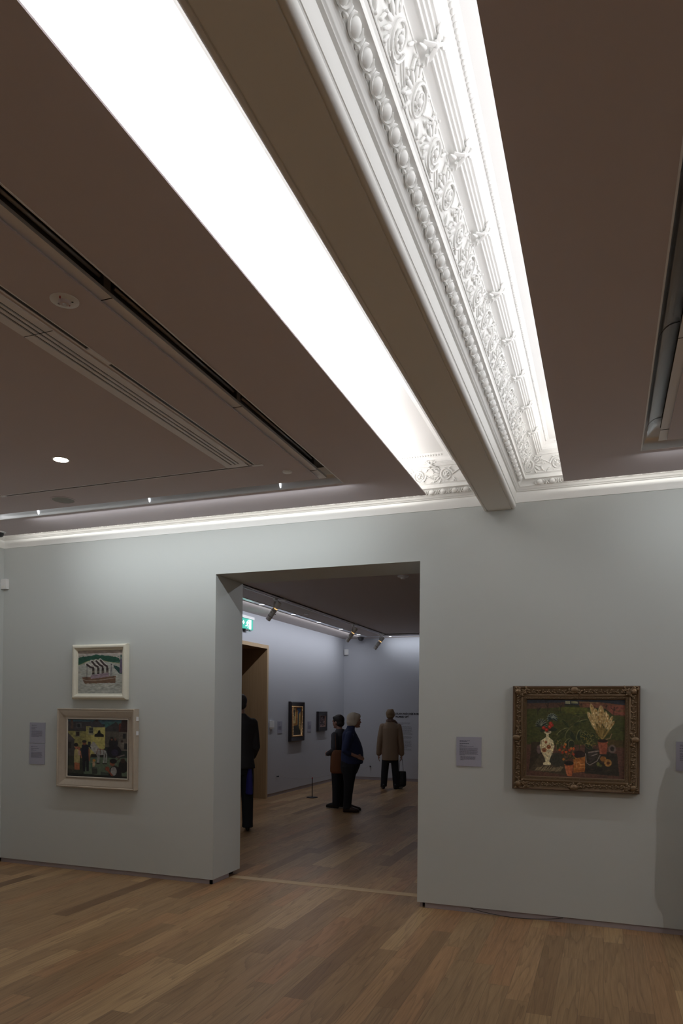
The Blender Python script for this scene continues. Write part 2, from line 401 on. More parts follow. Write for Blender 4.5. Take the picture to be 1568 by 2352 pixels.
def orn_run(mb, o, t, n, u0, u1, eggs=True, frieze=True, beads=True, flip=False, knot_phase=0.):
    """ornament along a straight run; o: wall point, t: along, n: into the room"""
    o, t, n = Vector(o), Vector(t), Vector(n)
    def P(u, p, z): q = o + t * u + n * p; return Vector((q.x, q.y, z))
    def basis(e1, e2, e3): return Matrix((e1, e2, e3)).transposed()
    Z = Vector((0, 0, 1))
    if eggs:
        pitch = .0945; k = math.ceil(u0 / pitch)
        d = (n * .7 - Z * .7).normalized(); sl = (n * .7 + Z * .7).normalized(); B = basis(t, sl, d)
        while k * pitch < u1:
            u = k * pitch
            mb.ell(P(u, .052, 3.451), (.0265, .0225, .017), B, 10, 8)
            c0 = P(u, .052, 3.451)
            pts = [c0 + t * (.036 * math.sin(a)) + sl * (-.022 * math.cos(a) + .004) + d * .004 for a in [math.radians(x) for x in range(-140, 141, 28)]]
            mb.tube(pts, [.002] + [.0052] * (len(pts) - 2) + [.002], 5)
            c1 = P(u + pitch / 2, .052, 3.451)
            mb.ell(c1, (.0052, .021, .010), B, 6, 6); mb.ell(c1 - sl * .012, (.008, .007, .012), B, 6, 5)
            k += 1
    # frieze frame
    fb, ft = Vector((.088, 3.513)), Vector((.144, 3.626))
    dv = (ft - fb); Lv = dv.length; dv.normalize()
    S = (n * dv.x + Z * dv.y); D = (n * dv.y - Z * dv.x); B = basis(t, S, D)
    def F(u, v, h=0.): return P(u, fb.x, fb.y) + S * v + D * h
    if frieze:
        per = .446; k = math.floor((u0 - knot_phase) / per)
        for vv in (.004, Lv - .004): mb.tube([F(u0, vv, .001), F(u1, vv, .001)], .003, 6)
        rnd = random.Random(3)
        while k * per + knot_phase < u1:
            ub = k * per + knot_phase
            for h_, sg in ((0, 1), (1, -1)):
                uc = ub + per * (.25 + .5 * h_); vc = Lv * (.52 if sg > 0 else .50)
                if not (u0 + .05 < uc < u1 - .03): continue
                # spiral scroll
                pts = []; rad = []
                for i in range(34):
                    a = i / 33 * 4.1 * PI; r_ = .047 * (1 - i / 33) ** .8 + .006
                    pts.append(F(uc + math.cos(a * 1 + PI) * r_, vc + sg * math.sin(a + PI) * r_, .004 + .004 * i / 33)); rad.append(.0055 - .0025 * i / 33)
                mb.tube(pts, rad, 6)
                mb.ell(F(uc, vc, .008), (.012, .012, .010), B, 8, 6)
                for q in range(6):
                    a = q * PI / 3 + .3
                    mb.ell(F(uc + math.cos(a) * .019, vc + math.sin(a) * .019, .004), (.008, .006, .006), B @ Matrix.Rotation(a, 3, 'Z'), 6, 5)
                # stem leading to the next scroll
                pts = []; rad = []
                for i in range(15):
                    s_ = i / 14; uu = uc - .047 + s_ * (-per * .27)
                    pts.append(F(uu, vc + sg * (-.044 * math.sin(PI * min(1, s_ * 1.1) * .5) + .0), .003)); rad.append(.005 * (1 - .4 * s_))
                mb.tube(pts, rad, 6)
                # leaves
                for (du, dv_, a, L1, W1) in ((.075, .030, .7, .024, .008), (.088, .012, .2, .026, .008), (.083, -.010, -.3, .024, .008), (.072, -.030, -.8, .022, .0075),
                                            (-.062, .040, 2.3, .020, .007), (.055, .046, 1.1, .018, .007), (.100, .038, 1.1, .016, .006), (.108, -.030, -1.1, .018, .006), (.058, -.046, -1.2, .015, .006), (.118, .004, 0, .014, .006), (-.03, -.052, .3, .016, .005)):
                    v_ = vc + sg * dv_
                    if not (.006 < v_ < Lv - .006): continue
                    Rm = B @ Matrix.Rotation(sg * a, 3, 'Z')
                    mb.ell(F(uc + du, v_, .003), (L1, W1, .0055), Rm, 8, 5)
                    mb.ell(F(uc + du + math.cos(a) * L1, v_ + sg * math.sin(a) * L1, .005), (.006, .006, .007), B, 6, 4)
                for q in range(6):
                    mb.ell(F(uc + rnd.uniform(-.1, .1), Lv / 2 + rnd.choice((-1, 1)) * rnd.uniform(.045, .056), .002), (.009, .0035, .004), B @ Matrix.Rotation(rnd.uniform(-1, 1), 3, 'Z'), 6, 4)
            # crossed ribbon over the reeds
            uk = ub
            if u0 + .1 < uk < u1 - .05:
                rb, rt = Vector((.168, 3.620)), Vector((.224, 3.656)); dr = (rt - rb); Lr = dr.length; dr.normalize()
                S2 = n * dr.x + Z * dr.y; D2 = (n * dr.y - Z * dr.x)
                for sg in (-1, 1):
                    pts = [P(uk, rb.x, rb.y) + S2 * (Lr * s_) + t * (sg * (.032 - .064 * s_)) + D2 * (.004 + .011 * math.sin(PI * s_)) for s_ in [i / 8 for i in range(9)]]
                    mb.tube(pts, .0085, 6, flat=(.45, 1))
                    pts = [P(uk, rt.x, rt.y) + t * (sg * (.010 + .035 * s_)) - S2 * (.018 * math.sin(s_ * 3)) + D2 * (.006 + .003 * s_) for s_ in [i / 5 for i in range(6)]]
                    mb.tube(pts, [.006, .007, .006, .005, .004, .002], 6)
                    pts = [P(uk, rb.x, rb.y) + t * (sg * (.012 + .03 * s_)) - S2 * (.012 * s_) + D2 * .006 for s_ in [i / 4 for i in range(5)]]
                    mb.tube(pts, [.007, .007, .006, .004, .002], 6)
                mb.ell(P(uk, (rb.x + rt.x) / 2, (rb.y + rt.y) / 2) + D2 * .012, (.014, .011, .009), basis(t, S2, D2), 8, 6)
            k += 1
    if beads:
        pitch = .0215; k = math.ceil(u0 / pitch)
        while k * pitch < u1:
            mb.ell(P(k * pitch, .256, 3.684), (.0085, .0085, .0085), None, 7, 5); k += 1

# right-hand coffer: beam side, then the partition, then out of the picture
q = cornice([(BX1, YB), (BX1, 0), (XR, 0)], -1)
struct(q, 'trim_cornice', M['plaster'], autos=50, label='ornate white cornice right of the beam')
q = MB()
orn_run(q, (BX1, 0, 0), (0, -1, 0), (1, 0, 0), .12, 7.2, eggs=True, beads=False, knot_phase=.19)
orn_run(q, (BX1, 0, 0), (0, -1, 0), (1, 0, 0), .30, 7.2, eggs=False, frieze=False)
orn_run(q, (BX1, 0, 0), (1, 0, 0), (0, -1, 0), .10, 4.8, eggs=True, frieze=False, beads=False)
orn_run(q, (BX1, 0, 0), (1, 0, 0), (0, -1, 0), .03, 1.6, eggs=False, beads=False, knot_phase=-.010)
orn_run(q, (BX1, 0, 0), (1, 0, 0), (0, -1, 0), .31, 2.5, eggs=False, frieze=False)
struct(q, 'trim_plasterwork', M['plaster'], autos=60, label='raised scrolls, eggs and beads of the cornice right of the beam')
# left-hand coffer
q = cornice([(XL, YB), (XL, 0), (BX0, 0), (BX0, YB)], -1)
struct(q, 'trim_cornice', M['plaster'], autos=50, label='ornate white cornice left of the beam')
q = MB()
orn_run(q, (XL, 0, 0), (1, 0, 0), (0, -1, 0), .10, 4.95, eggs=True, frieze=False, beads=False)
orn_run(q, (BX0, 0, 0), (-1, 0, 0), (0, -1, 0), .03, 1.6, eggs=False, beads=False, knot_phase=-.05)
orn_run(q, (BX0, 0, 0), (-1, 0, 0), (0, -1, 0), .3, 1.6, eggs=False, frieze=False)
orn_run(q, (XL, 0, 0), (0, -1, 0), (1, 0, 0), .10, 1.2, eggs=True, frieze=False, beads=False)
struct(q, 'trim_plasterwork', M['plaster'], autos=60, label='raised scrolls, eggs and beads of the cornice left of the beam')
# brick above the wall so no light leaks
struct(MB().box(XL - .25, XR + .2, .002, T, 3.317, 3.8).box(XL - .25, XL - .002, YB, 0, 3.317, 3.8).box(XR + .002, XR + .2, YB, 0, 3.317, 3.8), 'wall_upper', M['plaster'])

# ------------------------------------------------------------------ recessed light slots
def slot_fixture(rect, label, gaps_y, near_y=-9.2, group='recessed light slots in the ceiling'):
    x0, x1, y0, y1 = rect
    path = [(x0, y0), (x0, y1), (x1, y1), (x1, y0), (x0, y0)]
    th = thing('recessed_light_slot', label, 'light', (0, 0, ZC), 0)
    def sw(prof):
        mb = MB(); pts = [(x0, y0), (x0, y1), (x1, y1), (x1, y0)]
        mt = [Vector((1, 1)), Vector((1, -1)), Vector((-1, -1)), Vector((-1, 1))]
        rings = [[(p[0] + m_.x * o, p[1] + m_.y * o, z) for o, z in prof] for p, m_ in zip(pts + pts[:1], mt + mt[:1])]
        mb.rings(rings, cap=False, closed_ring=False); return mb
    # curved reflector from the outer edge over the top
    rp = [(0, 0)] + [(.095 * (1 - math.cos(a)) * .9 + .003, .098 * math.sin(a)) for a in [math.radians(x) for x in range(8, 91, 10)]] + [(.102, .100)]
    sw(rp).build('reflector', M['reflector'], th, autos=60)
    sw([(.102, .1), (.118, .112), (.15, .108), (.165, .09), (.165, .022), (.098, .022)]).build('lamp_trough', M['trough'], th, autos=50)
    sw([(.096, .036), (.094, .018), (.168, .018)]).build('cover_strip', M['metal_lip'], th)
    sw([(-.008, -.0001), (-.008, -.002), (-.0005, -.002), (-.0005, .001)]).build('edge_flange', M['metal_lip'], th)
    for g in gaps_y:                                  # lamp ends glowing between reflector lengths on the wall side
        mb = MB(); mb.tube([(g, y1 - .004, .012), (g - .0, y1 - .02, .045), (g - .0, y1 - .05, .075), (g, y1 - .08, .088)], .005, 8)
        mb.build('lamp_end', M['gaplamp'], th, smooth=True)
    for xs, sgn in ((x1, -1), (x0, 1)):
        ys = y1 - .29
        while ys > y0 + .3:
            L_ = 1.16
            a, b = ys, max(ys - L_, y0 + .2)
            mb = MB(); mb.cyl((xs + sgn * .120, a - .05, .088), (xs + sgn * .120, b + .05, .088), .0085, 10)
            mb.build('fluorescent_tube', M['tube'], th, smooth=True)
            mb = MB(); mb.box(xs + sgn * .100 if sgn > 0 else xs - .16, xs + sgn * .16 if sgn > 0 else xs - .100, a - .045, a + .0, .023, .107)
            mb.build('lamp_holder', M['trough'], th)
            # joint line of the reflector lengths
            jp = [(o, z - .0025) for o, z in rp]
            mb = MB(); mb.rings([[(xs + sgn * o, a + .003, z) for o, z in jp], [(xs + sgn * o, a + .010, z) for o, z in jp], ], cap=False, closed_ring=False)
            mb.build('reflector_joint', M['black'], th)
            MB().box(xs + sgn * .094 - .0, xs + sgn * .168, a + .002, a + .006, .0165, .0185).build('cover_joint', M['black'], th)
            ys -= L_
    return th
slot_fixture(LS, 'long recessed light slot framing the ceiling panel left of the beam', (-4.86, -3.66, -2.43))
slot_fixture(RS, 'recessed light slot with curved metal reflector at the right edge', (1.0, 2.2, 3.2))

# groove track in the left panel
th = thing('recessed_track', 'thin dark recessed track ring beside the air slot', 'track', (0, 0, ZC))
mb = MB()
def ringbox(mb, x0, x1, y0, y1, w_, z0, z1):
    mb.box(x0, x0 + w_, y0, y1, z0, z1); mb.box(x1 - w_, x1, y0, y1, z0, z1)
    mb.box(x0 + w_, x1 - w_, y1 - w_, y1, z0, z1); mb.box(x0 + w_, x1 - w_, y0, y0 + w_, z0, z1)
ringbox(mb, gx0, gx1, gy0, gy1, GV, .004, .010); mb.build('channel', M['dark'], th)
mb = MB(); ringbox(mb, gx0 - .007, gx1 + .007, gy0 - .007, gy1 + .007, .0065, -.0008, .001); ringbox(mb, gx0 + GV + .001, gx1 - GV - .001, gy0 + GV + .001, gy1 - GV - .001, .008, -.0008, .001)
mb.build('edge_flange', M['metal_lip'], th)
for q_ in ((gx1 - GV - .003, gx1 + .003, -3.02, -2.86, -.004, .012), (gx1 - GV - .003, gx1 + .06, gy1 - GV - .003, gy1 + .003, -.004, .01), (gx0 - .003, gx0 + .05, gy1 - GV - .003, gy1 + .003, -.004, .01)):
    MB().box(*q_).build('connector', M['metal_lip'], th)

# linear air diffuser
th = thing('air_diffuser', 'long grey ceiling air diffuser with three black slots', 'air vent', (VX0, VY0, ZC))
W_ = VX1 - VX0; Ln = VY1 - VY0
mb = MB(); sl = [(.052, .066), (.084, .098), (.114, .127)]; xs = [0] + [v for s_ in sl for v in s_] + [W_]
for i in range(0, len(xs), 2): mb.box(xs[i], xs[i + 1], 0, Ln, -.005, .002)
mb.box(0, W_, Ln - .055, Ln + .0, -.0052, .002)
mb.build('frame', M['metal_lip'], th)
MB().box(.012, W_ - .012, .012, Ln - .012, .0025, .007).build('slot_void', M['black'], th)
mb = MB(); mb.box(.0, W_, 4.38, 4.384, -.0056, -.0049); mb.build('joint', M['dark'], th)

# ------------------------------------------------------------------ small ceiling things
def disc(name, label, cat, x, y, z, parts, group=None):
    th = thing(name, label, cat, (x, y, z + .0008), 0, group)
    for pn, prof, m_ in parts: MB().lathe(prof).build(pn, m_, th, autos=40)
    return th
sd = disc('smoke_detector', 'round white detector plate with red and black dots between slot and diffuser', 'smoke detector', -2.185, -3.389, ZC,
     [('base_plate', [(.060, 0), (.060, -.003), (.054, -.006), (.024, -.006)], M['white']), ('sensor_cup', [(.026, -.004), (.026, -.007), (.020, -.016), (.012, -.017)], M['ceiling']), ('lens', [(.010, -.014), (.008, -.022), (.001, -.024)], M['tube'])])
for (dx, dy, r_, mm, nm) in ((-.001, .030, .0045, M['red'], 'red_dot'), (.030, .014, .0045, M['dark'], 'black_dot'), (-.032, .004, .0065, M['skirt'], 'label_patch')):
    MB().lathe([(r_, -.005), (r_, -.008)], (dx, dy, 0), 10).build(nm, mm, sd)
MB().lathe([(.003, -.006), (.004, -.012), (.002, -.016)], (.012, -.040, 0), 10).build('red_probe', M['red'], sd)
disc('downlight', 'small round lit downlight in the left ceiling panel', 'ceiling light', -3.61, -1.82, ZC,
     [('trim_ring', [(.060, 0), (.060, -.003), (.050, -.004), (.050, 0)], M['white']), ('lamp', [(.049, -.0035), (.001, -.0035)], M['lampon'])])
disc('ceiling_speaker', 'round grey flush ceiling speaker near the wall', 'speaker', -4.295, -1.03, ZC,
     [('trim_ring', [(.105, 0), (.105, -.004), (.092, -.006), (.088, -.002)], M['ceiling']), ('grille', [(.090, -.003), (.045, -.005), (.001, -.006)], M['grille'])])
disc('sprinkler_cover', 'small white disc cover beside the slot corner', 'sprinkler', -2.200, -1.078, ZC,
     [('cover', [(.036, 0), (.036, -.005), (.032, -.010), (.001, -.012)], M['white'])])
disc('dome_camera', 'black dome camera at the left edge of the near ceiling', 'security camera', -5.70, -.35, ZC,
     [('mount_ring', [(.062, 0), (.062, -.008), (.05, -.014)], M['white']), ('dome', [(.048, -.012), (.044, -.032), (.030, -.048), (.001, -.055)], M['dark'])])
FT = 'far gallery ceiling'
disc('smoke_detector', 'white smoke detector on the dark far gallery ceiling near the door head', 'smoke detector', -2.38, 2.76, ZF,
     [('base_plate', [(.07, 0), (.07, -.012), (.055, -.02)], M['white']), ('sensor_cup', [(.03, -.018), (.026, -.04), (.001, -.045)], M['silver'])])
disc('downlight', 'tiny lit downlight in the far gallery at the right edge of the doorway', 'ceiling light', -2.42, 3.87, ZF,
     [('trim_ring', [(.03, 0), (.03, -.003), (.018, -.003)], M['white']), ('lamp', [(.017, -.002), (.001, -.002)], M['lampon'])])
disc('sprinkler_cover', 'small white disc cover between slot and track in the far gallery', 'sprinkler', -4.94, 5.69, ZF,
     [('cover', [(.045, 0), (.045, -.005), (.040, -.010), (.001, -.012)], M['white'])])
disc('dome_camera', 'black dome camera at the far corner of the far gallery', 'security camera', -5.33, 9.80, ZF,
     [('mount_ring', [(.085, 0), (.085, -.01), (.07, -.02)], M['dark']), ('dome', [(.07, -.018), (.062, -.05), (.04, -.078), (.001, -.088)], M['dark'])])

# ------------------------------------------------------------------ far gallery slot and track
SX, SY = -5.18, 9.72
th = thing('recessed_light_slot', 'pale strip light slot along the far gallery walls', 'light', (0, 0, ZF))
mb = MB(); mb.box(SX - .045, SX + .045, .7, SY + .045, -.004, .004); mb.box(SX + .045, 2.8, SY - .045, SY + .045, -.004, .004); mb.build('cover_strip', M['reflector'], th)
mb = MB(); mb.box(SX + .045, SX + .06, .7, SY - .06, -.006, .004); mb.box(SX + .06, 2.8, SY - .06, SY - .045, -.006, .004); mb.build('edge_flange', M['metal_lip'], th)
for y in (4.43, 5.66, 6.85, 8.07, 9.2): MB().box(SX - .04, SX + .04, y - .013, y + .013, -.007, -.003).build('lamp_end', M['gaplamp'], th)
MB().box(-4.62, -4.58, SY - .03, SY + .03, -.007, -.003).build('lamp_end', M['gaplamp'], th)
TX, TY = -4.62, 9.32
th = thing('lighting_track', 'grey surface lighting track carrying the three spotlights', 'lighting track', (0, 0, ZF))
mb = MB()
for o in (-.050, -.022, .030): mb.box(TX + o, TX + o + .016, .9, TY + o + .016, -.026, 0); mb.box(TX + o + .016, 2.8, TY + o, TY + o + .016, -.026, 0)
mb.build('rail', M['steel'], th)
mb = MB(); mb.box(TX - .05, TX + .046, .9, TY + .046, -.012, 0); mb.box(TX + .046, 2.8, TY - .05, TY + .046, -.012, 0); mb.build('channel', M['skirt'], th)
for y in (4.0, 7.25, 9.05): MB().box(TX - .055, TX + .055, y - .05, y + .05, -.030, -.001).build('connector', M['silver'], th)

def spotlight(y, label, tilt=37, turn=0.):
    th = thing('track_spotlight', label, 'spotlight', (TX, y, ZF - .03), 0, 'spotlights on the far gallery track')
    d = Vector((-math.sin(math.radians(tilt)), 0, -math.cos(math.radians(tilt))))
    d = Matrix.Rotation(turn, 3, 'Z') @ d
    c0 = Vector((0, 0, -.155)); u = -d
    MB().box(-.018, .018, -.045, .045, -.028, .004).build('adapter', M['silver'], th)
    mb = MB(); mb.cyl((0, 0, -.025), (0, 0, -.06), .011, 10)
    for s_ in (-1, 1): mb.tube([(0, s_ * .006, -.055), (0, s_ * .034, -.075), (0, s_ * .046, -.11), (0, s_ * .046, -.16)], .009, 6, flat=(1.8, .5))
    mb.build('yoke', M['silver'], th, autos=50)
    rot = Vector((0, 0, 1)).rotation_difference(u).to_matrix()
    mb = MB(); mb.lathe([(.001, .115), (.034, .115), (.040, .105), (.040, .02), (.034, .014), (.034, -.006), (.038, -.012), (.038, -.20), (.032, -.205), (.001, -.19)], c0, 20, rot)
    lh = mb.build('lamp_housing', M['silver'], th, autos=35)
    mb = MB()
    for k in (-.02, -.035, -.13): mb.lathe([(.039, k), (.043, k - .003), (.043, k - .006), (.039, k - .009)], c0, 20, rot)
    mb.build('focus_ring', M['skirt'], lh)
    mb = MB(); mb.lathe([(.036, .010), (.0355, -.002)], c0, 20, rot); mb.build('light_gap', M['amber'], lh)
    for a in (.8, 2.8, 4.6):
        mb = MB(); v = rot @ Vector((math.cos(a) * .04, math.sin(a) * .04, -.07)); v2 = rot @ Vector((math.cos(a) * .058, math.sin(a) * .058, -.07)); mb.cyl(c0 + v, c0 + v2, .005, 6)
        mb.build('knob', M['dark'], lh)
    return th, d
spots = [spotlight(3.76, 'grey track spotlight nearest the doorway, beside the green sign'), spotlight(7.23, 'grey track spotlight in the middle, before the white corner sensor'), spotlight(9.02, 'grey track spotlight at the far right end by the dome camera')]

# ------------------------------------------------------------------ oak portal in the far gallery
d1 = empty('door_1', (FX0, POY1, 0)); d1['kind'] = 'structure'; d1['label'] = 'oak lined doorway in the far gallery left wall'
pj = .05; dp = 1.0
mb = MB(); mb.box(-dp, pj, -.05, 0, 0, POZ).build('jamb', M['oak'], d1)
MB().box(-dp, pj, POY0 - POY1, POY0 - POY1 + .05, 0, POZ).build('jamb', M['oak'], d1)
MB().box(-dp, pj, POY0 - POY1 + .05, -.05, POZ - .06, POZ).build('lintel', M['oak'], d1)
mb = MB(); mb.box(pj, pj + .004, -.052, .004, 0, POZ + .004).box(pj, pj + .004, POY0 - POY1, -.052, POZ - .062, POZ + .004).box(.002, pj + .003, .0, .006, 0, POZ + .004)
mb.build('oak_edge', M['oaklight'], d1)
struct(MB().box(FX0 - dp - .1, FX0 - dp, POY0 - .3, POY1 + .2, 0, POZ + .2).box(FX0 - dp, FX0 - .25, POY1, POY1 + .1, 0, POZ + .2).box(FX0 - dp, FX0 - .25, POY0 - .1, POY0, 0, POZ + .2).box(FX0 - dp, FX0 - .25, POY0, POY1, POZ + .0, POZ + .1), 'wall_shade_panels', M['suit'])  # near-black panels: the unlit depth behind the portal is put into their colour

# ------------------------------------------------------------------ paint rasters
class Ras:
    def __init__(s, w, h, bg, frame):
        s.w, s.h = w, h; s.a = np.zeros((h, w, 3)); s.a[:] = bg; s.fr = frame
        s.yy, s.xx = np.mgrid[0:h, 0:w].astype(float)
        x0, y0, x1, y1 = frame
        s.X = x0 + (s.xx + .5) / w * (x1 - x0); s.Y = y0 + (s.yy + .5) / h * (y1 - y0)
        s.px = (x1 - x0) / w; s.rng = np.random.RandomState(5)
    def _mix(s, m, col, al=1.):
        m = np.clip(m, 0, 1)[..., None] * al; s.a = s.a * (1 - m) + np.array(col) * m
    def poly(s, pts, col, al=1.):
        ins = np.zeros(s.X.shape, bool); n = len(pts)
        for i in range(n):
            (xa, ya), (xb, yb) = pts[i], pts[(i + 1) % n]
            if ya == yb: continue
            c_ = ((ya > s.Y) != (yb > s.Y)) & (s.X < (xb - xa) * (s.Y - ya) / (yb - ya) + xa); ins ^= c_
        s._mix(ins.astype(float), col, al)
    def ell(s, cx, cy, rx, ry, col, ang=0, al=1.):
        c_, n_ = math.cos(ang), math.sin(ang); dx, dy = s.X - cx, s.Y - cy
        u = (dx * c_ + dy * n_) / rx; v = (-dx * n_ + dy * c_) / ry; d = np.sqrt(u * u + v * v)
        s._mix((1 - d) * min(rx, ry) / s.px + .5, col, al)
    def line(s, pts, wd, col, al=1.):
        d = np.full(s.X.shape, 1e9)
        for (xa, ya), (xb, yb) in zip(pts[:-1], pts[1:]):
            L2 = (xb - xa) ** 2 + (yb - ya) ** 2 + 1e-9
            t = np.clip(((s.X - xa) * (xb - xa) + (s.Y - ya) * (yb - ya)) / L2, 0, 1)
            d = np.minimum(d, np.hypot(s.X - xa - t * (xb - xa), s.Y - ya - t * (yb - ya)))
        s._mix((wd / 2 - d) / s.px + .5, col, al)
    def brush(s, amp, sx=6, sy=2):
        n_ = s.rng.randn(s.h, s.w)
        for _ in range(sx): n_ = (n_ + np.roll(n_, 1, 1) + np.roll(n_, -1, 1)) / 3
        for _ in range(sy): n_ = (n_ + np.roll(n_, 1, 0) + np.roll(n_, -1, 0)) / 3
        n_ /= n_.std(); s.a *= (1 + amp * n_)[..., None]
    def canvas(s, name, mb_pts, m_, parent):
        """mb_pts: function (u,v) -> local point, u right 0..1, v down 0..1"""
        w, h = s.w, s.h
        a = np.clip(s.a, 0, 1)
        vs = [mb_pts(i / (w - 1), j / (h - 1)) for j in range(h) for i in range(w)]
        fs = [(j * w + i, (j + 1) * w + i, (j + 1) * w + i + 1, j * w + i + 1) for j in range(h - 1) for i in range(w - 1)]
        me = bpy.data.meshes.new(name); me.from_pydata(vs, [], fs)
        ca = me.color_attributes.new('paint', 'FLOAT_COLOR', 'POINT')
        lin = np.where(a <= .04045, a / 12.92, ((a + .055) / 1.055) ** 2.4)
        ca.data.foreach_set('color', np.concatenate([lin.reshape(-1, 3), np.ones((w * h, 1))], 1).astype(np.float32).ravel())
        me.materials.append(m_)
        o = bpy.data.objects.new(name, me); COL.objects.link(o); o.parent = parent
        return o
def C(*rgb): return tuple(v / 255 for v in rgb)

# --- steamer on pale water
def art_ship():
    r = Ras(110, 106, C(170, 172, 165), (368, 210, 948, 770)); rg = random.Random(2)
    r.poly([(368, 210), (948, 210), (948, 330), (368, 330)], C(178, 170, 165))
    for _ in range(60):
        x, y = rg.uniform(368, 948), rg.uniform(215, 300); r.line([(x, y), (x + rg.uniform(20, 60), y + rg.uniform(-8, 8))], 5, C(*rg.choice(((200, 196, 190), (150, 148, 146), (160, 150, 120)))), .5)
    hill = [(368, 400), (368, 305), (400, 300), (430, 290), (470, 295), (500, 282), (540, 285), (570, 272), (610, 268), (650, 278), (680, 275), (720, 285), (760, 285), (800, 295), (850, 302), (890, 318), (905, 345), (905, 385), (860, 382), (800, 375), (740, 360), (680, 345), (620, 335), (560, 340), (500, 352), (450, 372), (410, 392)]
    r.poly(hill, C(28, 78, 62))
    for _ in range(90):
        x, y = rg.uniform(370, 900), rg.uniform(285, 370); r.line([(x, y), (x + 14, y + rg.uniform(-4, 8))], 4, C(*rg.choice(((16, 50, 42), (50, 100, 80), (22, 62, 50)))), .55)
    r.line([(368, 402), (410, 393), (450, 372), (500, 352), (560, 340), (620, 335), (680, 345), (740, 360), (800, 375), (905, 386)], 9, C(150, 150, 110))
    r.poly([(368, 410), (500, 360), (620, 345), (905, 392), (948, 385), (948, 770), (368, 770)], C(168, 170, 163))
    for _ in range(330):
        x, y = rg.uniform(368, 930), rg.uniform(370, 768); L_ = rg.uniform(15, 50); a = rg.uniform(-.35, .25)
        r.line([(x, y), (x + L_ * math.cos(a), y + L_ * math.sin(a))], rg.uniform(3, 6), C(*rg.choice(((200, 202, 195), (140, 144, 140), (155, 155, 130), (185, 188, 182), (125, 130, 128)))), .55)
    r.poly([(820, 410), (860, 415), (905, 440), (940, 480), (946, 515), (900, 515), (870, 480), (840, 450)], C(24, 66, 62))
    r.poly([(908, 330), (930, 330), (938, 505), (900, 505)], C(98, 88, 112)); r.poly([(905, 300), (935, 300), (935, 330), (905, 330)], C(120, 130, 125)); r.ell(920, 292, 10, 14, C(60, 96, 90))
    # smoke
    for x0, y0, x1, y1 in ((570, 470, 480, 390), (630, 460, 545, 355), (690, 455, 600, 348), (748, 455, 655, 340)):
        r.line([(x0, y0), (x0 - 8, y0 - 35), ((x0 + x1) / 2 + 5, (y0 + y1) / 2 - 5), (x1, y1)], 42, C(196, 192, 186)); r.line([(x0, y0), (x0 - 5, y0 - 35), ((x0 + x1) / 2 + 5, (y0 + y1) / 2), (x1 + 5, y1 + 4)], 24, C(56, 44, 44))
    for x0 in (568, 630, 690, 748):
        r.poly([(x0 - 16, 440), (x0 + 16, 440), (x0 + 18, 520), (x0 - 16, 525)], C(45, 36, 34)); r.line([(x0 - 17, 483), (x0 + 17, 480)], 5, C(180, 170, 150)); r.line([(x0 - 17, 498), (x0 + 17, 495)], 4, C(180, 170, 150))
    r.poly([(535, 530), (770, 498), (772, 550), (535, 582)], C(150, 132, 142)); r.line([(535, 545), (770, 515)], 4, C(90, 80, 90))
    r.poly([(425, 562), (470, 555), (535, 560), (535, 580), (858, 540), (850, 630), (700, 632), (560, 640), (465, 645), (440, 610)], C(110, 84, 66))
    r.line([(428, 580), (470, 598), (560, 602), (700, 590), (852, 566)], 6, C(176, 168, 156)); r.line([(425, 562), (470, 553), (535, 560)], 5, C(120, 90, 90))
    r.line([(487, 415), (485, 560)], 5, C(60, 55, 60)); r.line([(797, 395), (795, 550)], 6, C(70, 66, 80)); r.line([(797, 400), (780, 545)], 2.5, C(100, 96, 100)); r.line([(797, 400), (812, 545)], 2.5, C(100, 96, 100))
    r.ell(487, 412, 7, 7, C(40, 38, 42)); r.ell(797, 398, 7, 7, C(40, 38, 42))
    for _ in range(50):
        x, y = rg.uniform(440, 880), rg.uniform(632, 680); r.line([(x, y), (x + 25, y + rg.uniform(-6, 6))], 5, C(*rg.choice(((205, 205, 198), (150, 150, 130), (178, 180, 172)))), .7)
    r.brush(.045); return r

